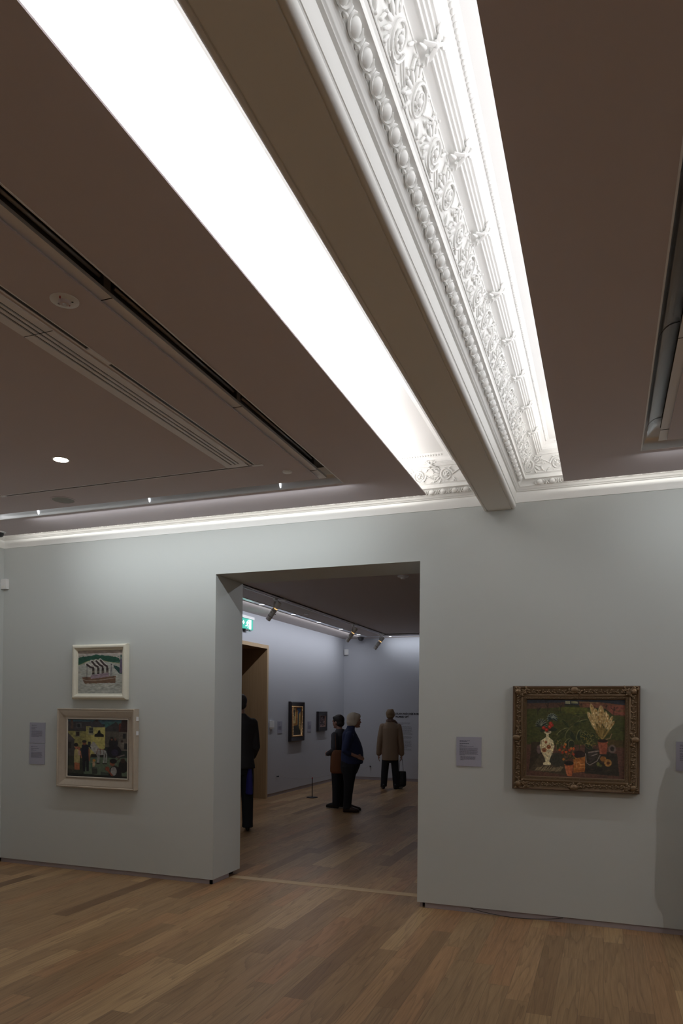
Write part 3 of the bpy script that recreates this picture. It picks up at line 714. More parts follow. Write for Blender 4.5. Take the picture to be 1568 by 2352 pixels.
# --- village street with yellow house and white horse
def art_town():
    r = Ras(150, 154, C(38, 48, 44), (245, 1105, 1052, 1935)); rg = random.Random(4)
    r.poly([(245, 1105), (1052, 1105), (1052, 1180), (245, 1180)], C(66, 96, 110)); r.poly([(740, 1150), (1052, 1150), (900, 1260), (750, 1240)], C(62, 102, 100))
    r.poly([(245, 1150), (580, 1145), (500, 1280), (245, 1280)], C(62, 56, 60)); r.poly([(290, 1120), (322, 1120), (325, 1250), (292, 1250)], C(90, 70, 60))
    r.poly([(365, 1170), (440, 1160), (440, 1240), (370, 1240)], C(84, 84, 84)); r.poly([(380, 1180), (418, 1180), (418, 1230), (380, 1230)], C(28, 30, 36))
    r.poly([(245, 1285), (505, 1285), (505, 1520), (245, 1520)], C(142, 136, 82)); r.poly([(355, 1285), (415, 1285), (415, 1362), (355, 1362)], C(120, 116, 90)); r.poly([(362, 1292), (408, 1292), (408, 1355), (362, 1355)], C(48, 34, 34))
    r.poly([(498, 1215), (748, 1215), (752, 1510), (640, 1640), (505, 1640)], C(186, 178, 108)); r.poly([(500, 1220), (640, 1105), (748, 1225)], C(66, 62, 68)); r.poly([(498, 1215), (560, 1212), (560, 1640), (498, 1640)], C(160, 152, 92))
    r.poly([(530, 1222), (600, 1222), (600, 1335), (530, 1335)], C(150, 148, 120)); r.poly([(540, 1230), (592, 1230), (592, 1310), (540, 1310)], C(30, 34, 40))
    for x in (557, 575): r.line([(x, 1230), (x, 1310)], 2.5, C(140, 138, 120))
    r.line([(540, 1270), (592, 1270)], 3, C(140, 138, 120))
    r.poly([(608, 1360), (612, 1325), (650, 1305), (660, 1275), (672, 1258), (686, 1275), (695, 1305), (732, 1325), (735, 1360)], C(16, 15, 18))
    r.poly([(750, 1235), (890, 1145), (940, 1200), (940, 1280), (750, 1280)], C(58, 56, 58)); r.poly([(750, 1280), (930, 1280), (930, 1500), (750, 1500)], C(84, 80, 72))
    r.poly([(928, 1165), (958, 1160), (958, 1280), (930, 1280)], C(92, 44, 36)); r.poly([(965, 1120), (1052, 1120), (1052, 1285), (940, 1285)], C(54, 34, 34)); r.poly([(930, 1285), (1052, 1285), (1052, 1540), (930, 1540)], C(104, 96, 88))
    for y in range(1300, 1540, 22): r.line([(930, y), (1052, y)], 2, C(80, 72, 66))
    r.poly([(982, 1305), (1022, 1305), (1022, 1375), (982, 1375)], C(30, 32, 38)); r.poly([(1000, 1440), (1050, 1440), (1050, 1520), (1000, 1520)], C(34, 34, 38))
    r.poly([(245, 1300), (355, 1410), (245, 1412)], C(78, 72, 76)); r.poly([(245, 1412), (340, 1412), (340, 1650), (245, 1650)], C(62, 60, 60)); r.poly([(262, 1440), (300, 1440), (300, 1530), (262, 1530)], C(28, 26, 28))
    r.poly([(525, 1430), (560, 1430), (560, 1510), (525, 1510)], C(40, 44, 44)); r.poly([(570, 1600), (780, 1610), (780, 1645), (560, 1640)], C(36, 30, 26))
    r.poly([(420, 1650), (1052, 1640), (1052, 1935), (420, 1935)], C(92, 108, 88)); r.poly([(245, 1640), (470, 1640), (470, 1935), (245, 1935)], C(48, 52, 42))
    for _ in range(80):
        x, y = rg.uniform(245, 1052), rg.uniform(1650, 1930); r.line([(x, y), (x + 30, y + rg.uniform(-8, 8))], 6, C(*rg.choice(((56, 66, 52), (70, 76, 56), (96, 102, 82)))), .4)
    # carriage and riders
    r.ell(870, 1560, 95, 90, C(20, 18, 26)); r.ell(880, 1570, 46, 46, C(44, 36, 60)); r.ell(840, 1440, 40, 70, C(18, 18, 22)); r.ell(838, 1385, 14, 20, C(120, 78, 62)); r.poly([(820, 1360), (856, 1360), (856, 1382), (820, 1382)], C(14, 14, 16))
    r.ell(885, 1440, 34, 60, C(26, 26, 34)); r.ell(884, 1388, 15, 20, C(100, 66, 54)); r.ell(975, 1460, 26, 50, C(116, 108, 100)); r.ell(972, 1412, 15, 18, C(60, 42, 38))
    r.line([(900, 1640), (1000, 1600)], 18, C(112, 100, 96)); r.line([(890, 1700), (940, 1650), (900, 1620)], 9, C(70, 40, 36))
    # horse
    r.ell(690, 1570, 82, 42, C(160, 160, 158)); r.poly([(625, 1600), (560, 1530), (585, 1430), (610, 1432), (660, 1500), (690, 1545)], C(165, 164, 160)); r.ell(585, 1470, 42, 18, C(175, 172, 168), -1.0)
    for x0, x1 in ((640, 655), (672, 668), (745, 735), (772, 765)): r.line([(x0, 1590), (x1 + 8, 1650), (x1, 1728)], 17, C(150, 150, 148)); r.ell(x1, 1730, 18, 9, C(40, 36, 34))
    r.line([(655, 1530), (640, 1600)], 6, C(110, 46, 30)); r.line([(690, 1530), (690, 1605)], 7, C(96, 50, 36)); r.line([(725, 1530), (735, 1600)], 4, C(90, 60, 44)); r.line([(660, 1530), (745, 1535)], 5, C(120, 40, 30)); r.ell(560, 1515, 10, 12, C(60, 56, 56))
    # man in dark
    r.poly([(443, 1480), (480, 1462), (530, 1478), (550, 1600), (540, 1650), (445, 1650)], C(20, 24, 40)); r.poly([(450, 1640), (545, 1640), (540, 1850), (510, 1850), (500, 1700), (492, 1855), (462, 1855)], C(18, 20, 30)); r.ell(478, 1450, 26, 32, C(128, 76, 56)); r.ell(476, 1428, 30, 20, C(40, 36, 36)); r.line([(540, 1540), (548, 1695)], 18, C(140, 84, 60))
    # woman
    r.poly([(345, 1545), (400, 1540), (420, 1600), (415, 1740), (340, 1735)], C(170, 160, 110)); r.ell(370, 1510, 22, 30, C(170, 108, 80)); r.ell(366, 1480, 30, 26, C(26, 20, 22)); r.poly([(350, 1730), (415, 1735), (415, 1830), (345, 1835)], C(158, 96, 66)); r.ell(412, 1590, 20, 40, C(176, 150, 140)); r.ell(408, 1530, 18, 26, C(150, 92, 66))
    r.line([(425, 1570), (440, 1660)], 14, C(170, 104, 76))
    # child, bollard, musician
    r.ell(610, 1690, 20, 20, C(186, 130, 60)); r.ell(600, 1745, 26, 40, C(176, 150, 120)); r.poly([(570, 1730), (590, 1725), (590, 1800), (570, 1800)], C(60, 100, 80)); r.poly([(582, 1790), (650, 1790), (655, 1880), (585, 1880)], C(52, 54, 50)); r.ell(616, 1795, 36, 14, C(72, 74, 68))
    r.poly([(820, 1790), (870, 1750), (960, 1780), (980, 1935), (790, 1935)], C(28, 24, 28)); r.ell(868, 1830, 40, 62, C(150, 150, 148)); r.ell(850, 1720, 34, 40, C(136, 80, 60)); r.ell(862, 1690, 46, 34, C(22, 18, 20)); r.ell(785, 1800, 28, 32, C(140, 70, 52)); r.line([(790, 1820), (850, 1890)], 22, C(140, 70, 52))
    r.poly([(700, 1840), (800, 1860), (800, 1935), (690, 1935)], C(62, 72, 66)); r.ell(990, 1760, 60, 90, C(26, 24, 24)); r.ell(985, 1680, 30, 32, C(60, 40, 34)); r.ell(290, 1820, 55, 50, C(76, 74, 58)); r.ell(270, 1860, 50, 40, C(52, 50, 42))
    r.poly([(245, 1880), (1052, 1900), (1052, 1935), (245, 1935)], C(26, 28, 24))
    r.brush(.06, 3, 3); r.a *= .92; return r

# --- still life: urn, plants and pots on a table before fields
def art_still():
    r = Ras(250, 200, C(56, 58, 34), (225, 212, 1070, 892)); rg = random.Random(6)
    r.poly([(225, 212), (1070, 212), (1070, 262), (225, 262)], C(52, 58, 70)); r.poly([(225, 250), (560, 240), (560, 290), (225, 300)], C(92, 66, 54)); r.poly([(680, 232), (850, 236), (1070, 262), (1070, 356), (980, 350), (900, 290), (690, 282)], C(124, 82, 62)); r.poly([(920, 270), (1070, 262), (1070, 358), (960, 345)], C(140, 82, 66))
    r.poly([(225, 300), (420, 292), (560, 280), (720, 282), (900, 300), (980, 350), (1070, 356), (1070, 600), (225, 610)], C(70, 74, 36)); r.poly([(520, 280), (720, 282), (860, 330), (640, 345), (500, 310)], C(90, 92, 40))
    for _ in range(200):
        x, y = rg.uniform(225, 1050), rg.uniform(300, 600); r.line([(x, y), (x + rg.uniform(20, 70), y + rg.uniform(-4, 4))], rg.uniform(4, 10), C(*rg.choice(((58, 60, 30), (84, 82, 40), (70, 58, 34), (48, 62, 34), (92, 84, 44)))), .5)
    r.poly([(565, 230), (607, 228), (607, 252), (565, 252)], C(176, 176, 140)); r.poly([(617, 228), (672, 232), (674, 250), (617, 250)], C(168, 168, 130)); r.line([(555, 262), (620, 258), (690, 275)], 6, C(40, 38, 30)); r.line([(690, 236), (850, 242)], 6, C(150, 124, 90))
    for tx, ty, hh in ((325, 350, 60), (412, 320, 70), (525, 330, 80), (700, 280, 30), (910, 300, 40), (975, 340, 60)):
        r.line([(tx, ty), (tx + 3, ty - hh)], 4, C(38, 30, 28))
        for _ in range(6): r.line([(tx + 2, ty - hh * .55), (tx + rg.uniform(-28, 28), ty - hh * rg.uniform(.8, 1.1))], 2.5, C(44, 34, 30))
    # table
    r.poly([(225, 612), (1070, 600), (1070, 892), (225, 892)], C(96, 66, 54)); r.poly([(270, 592), (350, 588), (420, 690), (250, 845), (265, 700)], C(58, 48, 36)); r.poly([(250, 845), (350, 700), (560, 700), (610, 880), (380, 850)], C(76, 66, 50)); r.poly([(735, 620), (1005, 676), (1025, 865), (735, 850)], C(50, 46, 38)); r.poly([(930, 560), (1070, 560), (1070, 620), (930, 620)], C(78, 64, 36))
    for _ in range(70):
        x, y = rg.uniform(240, 1060), rg.uniform(620, 885); r.line([(x, y), (x + 30, y + rg.uniform(-6, 10))], 8, C(*rg.choice(((70, 58, 46), (104, 74, 60), (56, 50, 40)))), .35)
    r.ell(340, 655, 22, 38, C(112, 92, 88)); r.ell(965, 635, 32, 36, C(112, 96, 88)); r.ell(965, 635, 16, 20, C(52, 44, 40)); r.ell(500, 740, 70, 60, C(60, 58, 48))
    for i in range(22):
        x = 305 + i * 10.5; r.line([(x, 845 - rg.uniform(0, 8)), (x + 26, 800 + rg.uniform(-6, 14))], 4, C(166, 148, 112))
    # urn
    r.poly([(385, 500), (445, 492), (440, 512), (425, 518), (424, 545), (462, 575), (474, 620), (460, 680), (438, 730), (430, 762), (444, 772), (444, 788), (378, 790), (378, 772), (398, 762), (388, 725), (362, 680), (346, 620), (354, 580), (402, 545), (402, 516), (388, 512)], C(226, 214, 172))
    r.ell(412, 782, 33, 10, C(232, 220, 180)); r.ell(415, 502, 31, 9, C(220, 206, 170)); r.ell(415, 501, 22, 5, C(90, 76, 60)); r.line([(362, 590), (356, 625), (366, 670), (392, 725)], 7, C(180, 160, 116), .7)
    for cx, cy, q in ((425, 632, 20), (386, 660, 20), (400, 590, 12)): r.ell(cx, cy, q, q, C(170, 104, 62)); r.ell(cx, cy, q * .55, q * .55, C(110, 60, 38)); r.ell(cx - 2, cy - 3, q * .25, q * .2, C(216, 150, 90))
    for _ in range(26):
        a, b = rg.uniform(360, 462), rg.uniform(565, 720); r.line([(a, b), (a + rg.uniform(-10, 10), b + 9)], 4, C(*rg.choice(((92, 84, 52), (120, 70, 40), (140, 120, 80)))), .8)
    def leaf(x0, y0, x1, y1, wd, c0, c1=None):
        ang = math.atan2(y1 - y0, x1 - x0); L_ = math.hypot(x1 - x0, y1 - y0); cx, cy = (x0 + x1) / 2, (y0 + y1) / 2
        if c1: r.ell(cx - 1.5, cy - 2.5, L_ / 2 + 2, wd / 2 + 2.5, c1, ang)
        r.ell(cx, cy, L_ / 2, wd / 2, c0, ang)
    for a in range(0, 360, 24):
        q = math.radians(a)
        if -1 < math.sin(q) < .5: leaf(360, 450, 360 + 52 * math.cos(q), 440 + 52 * math.sin(q), 15, C(34, 44, 40), C(150, 150, 130))
    for a in range(150, 400, 26): q = math.radians(a); leaf(455, 380, 455 + 46 * math.cos(q), 385 + 46 * math.sin(q), 14, C(30, 44, 46), C(160, 165, 150))
    leaf(400, 470, 498, 480, 34, C(36, 48, 36)); leaf(350, 500, 400, 460, 30, C(34, 46, 34)); r.line([(412, 498), (440, 440), (455, 390)], 6, C(60, 40, 30))
    for x, y in ((380, 465), (440, 425), (432, 455), (405, 482), (450, 440)): r.ell(x, y, 16, 15, C(168, 42, 28)); r.ell(x - 3, y - 3, 6, 6, C(214, 80, 56))
    # middle plants
    r.line([(600, 470), (680, 400), (695, 370), (660, 352), (635, 365)], 5, C(104, 96, 62)); r.line([(690, 640), (700, 480), (700, 390)], 7, C(60, 64, 34)); r.line([(600, 640), (610, 560), (595, 470), (540, 395)], 6, C(60, 70, 40))
    for L_ in ((540, 392, 598, 458, 22), (598, 470, 500, 530, 40), (595, 480, 480, 590, 36), (600, 480, 650, 570, 38), (605, 480, 575, 560, 34), (690, 410, 640, 440, 22), (690, 410, 760, 395, 18), (700, 480, 680, 570, 40), (705, 490, 735, 590, 42), (735, 490, 790, 600, 40), (790, 500, 845, 590, 44), (700, 500, 770, 560, 30), (740, 600, 800, 640, 36), (610, 560, 560, 640, 40), (530, 570, 500, 650, 34), (620, 570, 625, 640, 50)):
        leaf(*L_, C(*rg.choice(((50, 58, 30), (58, 64, 34), (44, 52, 34)))), C(140, 136, 90) if rg.random() < .75 else C(92, 90, 56))
    for _ in range(90): x, y = rg.choice(((820, 570), (740, 560), (510, 620), (790, 570))); r.ell(x + rg.uniform(-40, 40), y + rg.uniform(-50, 50), 4, 4, C(*rg.choice(((150, 130, 60), (110, 110, 60)))))
    # pale flame-like spikes
    for (x0, x1, y1, wd) in ((870, 760, 325, 34), (872, 785, 255, 32), (875, 822, 295, 34), (880, 870, 270, 46), (885, 912, 320, 36), (892, 965, 360, 22), (890, 980, 400, 22), (868, 790, 400, 24), (880, 845, 330, 30), (888, 930, 345, 26)):
        leaf(x0, 540, (x0 + x1) / 2, (540 + y1) / 2 + 20, wd * .5, C(122, 98, 48)); xm, ym = x0 + (x1 - x0) * .45, 540 + (y1 - 540) * .45
        leaf(xm, ym, x1, y1, wd, C(176, 146, 92), C(214, 194, 146))
        for k in range(8): t = k / 8; r.ell(xm + (x1 - xm) * t + rg.uniform(-6, 6), ym + (y1 - ym) * t, 5, 9, C(*rg.choice(((226, 206, 160), (150, 112, 60), (190, 160, 110)))))
    for _ in range(24): x1 = rg.uniform(790, 960); r.line([(880, 560), (x1, rg.uniform(430, 480))], 4, C(*rg.choice(((140, 116, 60), (96, 84, 44), (160, 134, 76)))))
    r.line([(900, 560), (945, 545), (960, 508)], 7, C(150, 120, 90))
    # pots
    r.poly([(842, 570), (928, 568), (918, 680), (862, 682)], C(150, 82, 58)); r.ell(885, 568, 43, 14, C(44, 30, 26)); r.line([(858, 600), (872, 676)], 12, C(180, 110, 84), .6)
    r.poly([(640, 690), (740, 685), (738, 835), (640, 850)], C(170, 104, 50)); r.ell(690, 690, 50, 34, C(46, 34, 32)); r.line([(645, 730), (735, 712)], 5, C(190, 130, 70)); r.line([(645, 836), (737, 822)], 4, C(110, 62, 34))
    r.line([(650, 765), (690, 755), (700, 780), (730, 770)], 8, C(206, 150, 92)); r.line([(660, 745), (668, 800)], 5, C(206, 150, 92)); r.line([(642, 812), (738, 800)], 5, C(196, 140, 80))
    r.poly([(562, 775), (640, 768), (628, 878), (585, 878)], C(178, 100, 62)); r.ell(601, 768, 40, 20, C(36, 32, 26)); r.line([(570, 795), (590, 870)], 12, C(206, 130, 92), .6); r.line([(565, 790), (638, 784)], 4, C(120, 60, 36))
    r.line([(600, 770), (605, 680), (570, 620)], 5, C(60, 50, 30))
    for _ in range(50): r.ell(600 + rg.uniform(-55, 55), 680 + rg.uniform(-60, 65), rg.uniform(6, 12), 5, C(*rg.choice(((56, 60, 34), (44, 50, 34), (150, 96, 40), (84, 84, 50)))), rg.uniform(0, 3))
    for x, y in ((570, 605), (562, 628), (620, 640), (640, 640), (575, 672), (545, 675), (520, 655), (640, 690), (555, 735), (605, 655)): r.ell(x, y, 10, 11, C(*rg.choice(((206, 90, 44), (196, 120, 56), (190, 70, 44)))))
    # glass bowl, fruit
    r.line([(742, 680), (750, 760), (780, 778), (840, 740), (865, 690)], 6, C(158, 146, 136)); r.poly([(760, 670), (840, 660), (820, 730), (780, 760)], C(66, 58, 54)); r.line([(770, 670), (850, 655)], 12, C(140, 126, 116)); r.line([(790, 700), (840, 680)], 7, C(150, 140, 130))
    r.ell(890, 722, 26, 22, C(150, 100, 50)); r.ell(930, 754, 31, 32, C(170, 124, 66)); r.ell(932, 756, 14, 14, C(100, 60, 34)); r.ell(848, 768, 14, 18, C(110, 110, 60)); r.ell(870, 780, 12, 12, C(84, 90, 56))
    for i in range(16): x = 745 + i * 9; r.line([(x, 800 + rg.uniform(-10, 30)), (x + 4, 815 + rg.uniform(0, 20))], 4, C(30, 28, 24))
    r.brush(.07, 3, 2); return r

# --- small ones in the far gallery
def art_alley():
    r = Ras(40, 84, C(40, 44, 40), (395, 445, 665, 1325))
    r.poly([(530, 445), (665, 445), (665, 700), (530, 700)], C(46, 84, 128)); r.poly([(395, 445), (530, 445), (500, 950), (395, 960)], C(206, 184, 120)); r.poly([(500, 470), (535, 445), (545, 1000), (500, 960)], C(160, 92, 30)); r.poly([(535, 520), (575, 560), (560, 1000), (535, 960)], C(206, 170, 96))
    r.poly([(590, 690), (645, 560), (645, 1200), (600, 1080)], C(196, 160, 92)); r.poly([(560, 560), (600, 700), (600, 1080), (556, 1000)], C(64, 70, 74)); r.poly([(420, 530), (480, 530), (475, 720), (425, 720)], C(74, 60, 40)); r.line([(450, 730), (450, 850)], 22, C(90, 66, 36)); r.poly([(395, 960), (520, 930), (556, 1000), (395, 1060)], C(156, 110, 46))
    r.poly([(395, 1050), (550, 1000), (640, 1200), (645, 1325), (395, 1325)], C(44, 44, 34)); r.brush(.05); return r
def art_dark():
    r = Ras(22, 40, C(70, 56, 58), (0, 0, 100, 200)); rg = random.Random(1)
    for _ in range(110): r.ell(rg.uniform(0, 100), rg.uniform(0, 200), rg.uniform(3, 9), rg.uniform(3, 12), C(*rg.choice(((150, 126, 126), (30, 24, 26), (110, 90, 92), (176, 150, 150), (44, 34, 36)))), rg.uniform(0, 3))
    r.brush(.1); return r
CANV = cmat('oil_on_canvas')

# ------------------------------------------------------------------ framed pictures
def frame_sweep(mb, x0, x1, z0, z1, prof):
    """prof: (inset from outer edge, depth towards the viewer). picture plane is local XZ, viewer at -Y"""
    cs = [(x0, z0, 1, 1), (x1, z0, -1, 1), (x1, z1, -1, -1), (x0, z1, 1, -1)]
    rings = [[(x + sx * o, -d, z + sz * o) for o, d in prof] for x, z, sx, sz in cs + cs[:1]]
    mb.rings(rings, cap=False, closed_ring=False); return mb
def picture(name, label, cat, x0, x1, z0, z1, prof, mf, art, inset, depth, extra=None, rz=0, base=None, stand=.004, group=None):
    """x0,x1,z0,z1: outer rectangle; base: wall point of the local origin"""
    th = thing(name, label, cat, base, rz, group)
    cx = (x0 + x1) / 2
    mb = MB(); frame_sweep(mb, x0, x1, z0, z1, prof); mb.build('frame', mf, th, autos=35)
    mb = MB(); mb.box(x0 + .01, x1 - .01, -stand - .003, -.0, z0 + .01, z1 - .01); mb.build('backboard', M['backing'], th)
    ax0, ax1, az0, az1 = x0 + inset, x1 - inset, z0 + inset, z1 - inset
    art.canvas('canvas', lambda u, v: (ax0 + (ax1 - ax0) * u, -depth, az1 - (az1 - az0) * v), CANV, th)
    if extra: extra(th, ax0, ax1, az0, az1)
    return th
def hp(p): return p
# white framed ship, top left
pr = [(0, 0), (0, .030), (.006, .046), (.020, .056), (.034, .054), (.046, .040), (.050, .034), (.055, .034), (.060, .030), (.060, .016)]
picture('framed_painting', 'small white-framed painting of a steamship with four funnels, the upper of the two', 'painting', -.330, .330, -.275, .275, pr, M['cream'], art_ship(), .058, .020, base=(-4.712, 0, 1.997))
# taupe framed town below
def town_inner(th, a, b, c_, d):
    mb = MB(); frame_sweep(mb, a - .008, b + .008, c_ - .008, d + .008, [(0, .03), (.002, .036), (.010, .036), (.014, .030), (.014, .024)]); mb.build('slip', M['taupel'], th, autos=35)
    for z in (.30, .16): MB().box(.470, .480, -.045, -.015, z - .02, z + .02).build('hanging_bracket', M['steel'], th)
pr = [(0, 0), (0, .060), (.004, .066), (.012, .068), (.018, .062), (.022, .063), (.030, .060), (.075, .030), (.083, .028), (.095, .028), (.095, .02)]
picture('framed_painting', 'larger taupe-framed painting of a village street with a white horse, the lower of the two', 'painting', -.472, .472, -.396, .396, pr, M['taupe'], art_town(), .104, .026, town_inner, base=(-4.734, 0, 1.236))
# ornate gilt still life
def gilt(th, a, b, c_, d):
    mb = MB(); rg = random.Random(9)
    X0, X1, Z0, Z1 = -.465, .465, -.405, .405
    def orn(x, z, ang, s_):
        # a curl of carved leaf
        B = Matrix.Rotation(ang, 3, 'Y')
        for k in range(3):
            q = B @ Vector((math.cos(k * 2.1) * .010 * s_, 0, math.sin(k * 2.1) * .010 * s_)); mb.ell((x + q.x, -.060, z + q.z), (.011 * s_, .010, .0055 * s_), Matrix.Rotation(ang + k * 1.05, 3, 'Y'), 6, 5)
        mb.tube([(x + math.cos(t) * .017 * s_ * (1 - t / 9), -.062, z + math.sin(t) * .017 * s_ * (1 - t / 9)) for t in [ang + i * .7 for i in range(8)]], .0035 * s_, 5)
    w_ = X1 - X0; h_ = Z1 - Z0; m_ = .044
    n1 = 22
    for i in range(n1 + 1):
        x = X0 + m_ + (w_ - 2 * m_) * i / n1; s_ = 1.35 if i in (0, n1) or abs(i - n1 / 2) < 1.2 else 1.
        for z in (Z0 + m_, Z1 - m_): orn(x, z, rg.uniform(0, 6), s_)
    n2 = 18
    for i in range(1, n2):
        z = Z0 + m_ + (h_ - 2 * m_) * i / n2; s_ = 1.35 if abs(i - n2 / 2) < 1.2 else 1.
        for x in (X0 + m_, X1 - m_): orn(x, z, rg.uniform(0, 6), s_)
    for sx in (-1, 1):
        for sz in (-1, 1):
            cx, cz = sx * (w_ / 2 - .042), sz * (h_ / 2 - .042)
            for k in range(7): orn(cx - sx * .012 * k + sx * .01, cz + sz * .016 * math.cos(k) , k * 1.1, 1.5)
            mb.ell((cx, -.066, cz), (.022, .012, .022), None, 10, 6)
    for cx, cz in ((0, h_ / 2 - .03), (0, -h_ / 2 + .03), (w_ / 2 - .03, 0), (-w_ / 2 + .03, 0)): mb.ell((cx, -.066, cz), (.03, .012, .022), None, 10, 6)
    mb.build('carved_ornament', M['gold'], th, smooth=True)
    mb = MB()
    n3 = 70
    for i in range(n3):
        x = a - .004 + (b - a + .008) * i / (n3 - 1)
        for z in (c_ - .012, d + .012): mb.ell((x, -.052, z), (.0045, .006, .0045), None, 5, 4)
    n4 = 56
    for i in range(n4):
        z = c_ - .004 + (d - c_ + .008) * i / (n4 - 1)
        for x in (a - .012, b + .012): mb.ell((x, -.052, z), (.0045, .006, .0045), None, 5, 4)
    mb.build('beading', M['gold'], th, smooth=True)
    mb = MB(); frame_sweep(mb, X0 - .001, X1 + .001, Z0 - .001, Z1 + .001, [(0, .002), (-.0, .058), (.006, .064), (.012, .062)]); mb.build('outer_edge', M['golddark'], th, autos=35)
pr = [(0, 0), (.001, .060), (.010, .064), (.018, .054), (.030, .050), (.056, .048), (.066, .054), (.074, .056), (.080, .048), (.090, .046), (.098, .050), (.104, .040), (.106, .026)]
picture('framed_painting', 'ornate gilt-framed still life with a white urn and potted plants', 'painting', -.465, .465, -.405, .405, pr, M['gold'], art_still(), .103, .030, gilt, base=(-.223, 0, 1.441))

# far gallery pictures, on the left wall (viewer at +X): local -Y must look towards +X
RZ = PI / 2
def alley_inner(th, a, b, c_, d):
    mb = MB(); rg = random.Random(3)
    for i in range(15):
        x = a - .016 + (b - a + .032) * i / 14
        for z in (c_ - .016, d + .016): mb.ell((x, -.056, z), (.016, .012, .010), Matrix.Rotation(.5, 3, 'Y'), 6, 5)
    for i in range(21):
        z = c_ - .016 + (d - c_ + .032) * i / 20
        for x in (a - .016, b + .016): mb.ell((x, -.056, z), (.010, .012, .016), Matrix.Rotation(.5, 3, 'Y'), 6, 5)
    frame_sweep(mb, a - .03, b + .03, c_ - .03, d + .03, [(0, .04), (.008, .052), (.022, .052), (.03, .04), (.03, .028)])
    mb.build('gilt_moulding', M['giltbright'], th, smooth=True)
    mb = MB()
    for i in range(26):
        x = -.325 + .65 * i / 25
        for z in (-.385, .385): mb.ell((x, -.048, z), (.009, .009, .008), None, 5, 4)
    for i in range(32):
        z = -.38 + .76 * i / 31
        for x in (-.325, .325): mb.ell((x, -.048, z), (.009, .009, .008), None, 5, 4)
    mb.build('outer_beading', M['giltbright'], th, smooth=True)
picture('framed_painting', 'tall narrow painting in a black and gilt frame on the far gallery left wall', 'painting', -.335, .335, -.395, .395, [(0, 0), (0, .055), (.012, .065), (.03, .058), (.08, .040), (.10, .03)], M['ebony'], art_alley(), .118, .030, alley_inner, rz=RZ, base=(FX0, 7.29, 1.395))
def dark_inner(th, a, b, c_, d):
    mb = MB(); frame_sweep(mb, a - .02, b + .02, c_ - .02, d + .02, [(0, .04), (.006, .05), (.016, .046), (.02, .03)]); mb.build('gilt_slip', mat('rose_gilt', (.35, .20, .16), .4, metal=.5), th, autos=30)
picture('framed_painting', 'small picture in a wide plain black frame nearest the far corner', 'painting', -.255, .255, -.212, .212, [(0, 0), (0, .05), (.004, .055), (.09, .05), (.10, .045), (.10, .03)], M['ebony'], art_dark(), .105, .03, dark_inner, rz=RZ, base=(FX0, 8.66, 1.382))

# ------------------------------------------------------------------ labels (illegible print kept as blurred lines)
def placard(label, cx, cz, w_, h_, paras, rz=0, base=None, ny=0, group=None):
    th = thing('wall_label', label, 'label', base, rz, group)
    MB().box(-w_ / 2, w_ / 2, -.006, -.001, -h_ / 2, h_ / 2).build('card', M['card'], th)
    mb = MB(); rg = random.Random(int(cx * 100) + 11); 
    for (v, u0, u1, t_) in paras:
        x = -w_ / 2 + u0 * w_; xe = -w_ / 2 + u1 * w_; z = h_ / 2 - v * h_; hh = t_ * h_
        while x < xe - .002:
            l_ = min(rg.uniform(.006, .016) * w_ / .2, xe - x); mb.box(x, x + l_, -.0066, -.0059, z - hh, z); x += l_ + .0022 * w_ / .2
    mb.build('print', M['ink'], th); return th
def lines(v0, v1, n, u0, u1, t_=.011, last=None):
    rg = random.Random(n); out = []
    for i in range(n): out.append((v0 + (v1 - v0) * i / (n - 1), u0, (last if (last and i == n - 1) else u1 - rg.uniform(0, .05)), t_))
    return out
TOP = [(.115, .13, .45, .016), (.16, .13, .24, .012), (.225, .12, .48, .018), (.29, .12, .36, .011), (.32, .12, .40, .011)]
placard('grey text label, upper of the pair left of the village painting', 0, 0, .200, .212, TOP + lines(.40, .68, 9, .12, .84, .012, .62), base=(-5.509, 0, 1.374))
placard('grey text label, lower of the pair left of the village painting', 1, 0, .200, .215, [(.13, .12, .52, .016), (.17, .12, .22, .012), (.235, .12, .60, .018), (.30, .12, .24, .011), (.33, .12, .46, .011)] + lines(.42, .66, 8, .12, .84, .012), base=(-5.510, 0, 1.156))
placard('grey text label between the doorway and the gilt-framed still life', 2, 0, .203, .240, [(.12, .13, .54, .018), (.155, .13, .44, .015), (.215, .13, .52, .02), (.275, .13, .24, .011), (.30, .13, .42, .011), (.325, .13, .70, .011)] + lines(.37, .61, 9, .13, .88, .012, .35) + lines(.67, .785, 5, .17, .80, .012, .30), base=(-1.044, 0, 1.313))
placard('grey text label cut off by the right edge of the photo', 3, 0, .203, .216, TOP + lines(.40, .64, 8, .13, .88, .012), base=(.594, 0, 1.326))
placard('grey text label between the oak doorway and the black and gilt picture', 4, 0, .20, .235, TOP + lines(.40, .68, 8, .12, .84, .012), rz=RZ, base=(FX0, 6.56, 1.288))
placard('grey text label between the two far gallery pictures', 5, 0, .19, .225, TOP + lines(.40, .68, 8, .12, .84, .012), rz=RZ, base=(FX0, 8.01, 1.274))

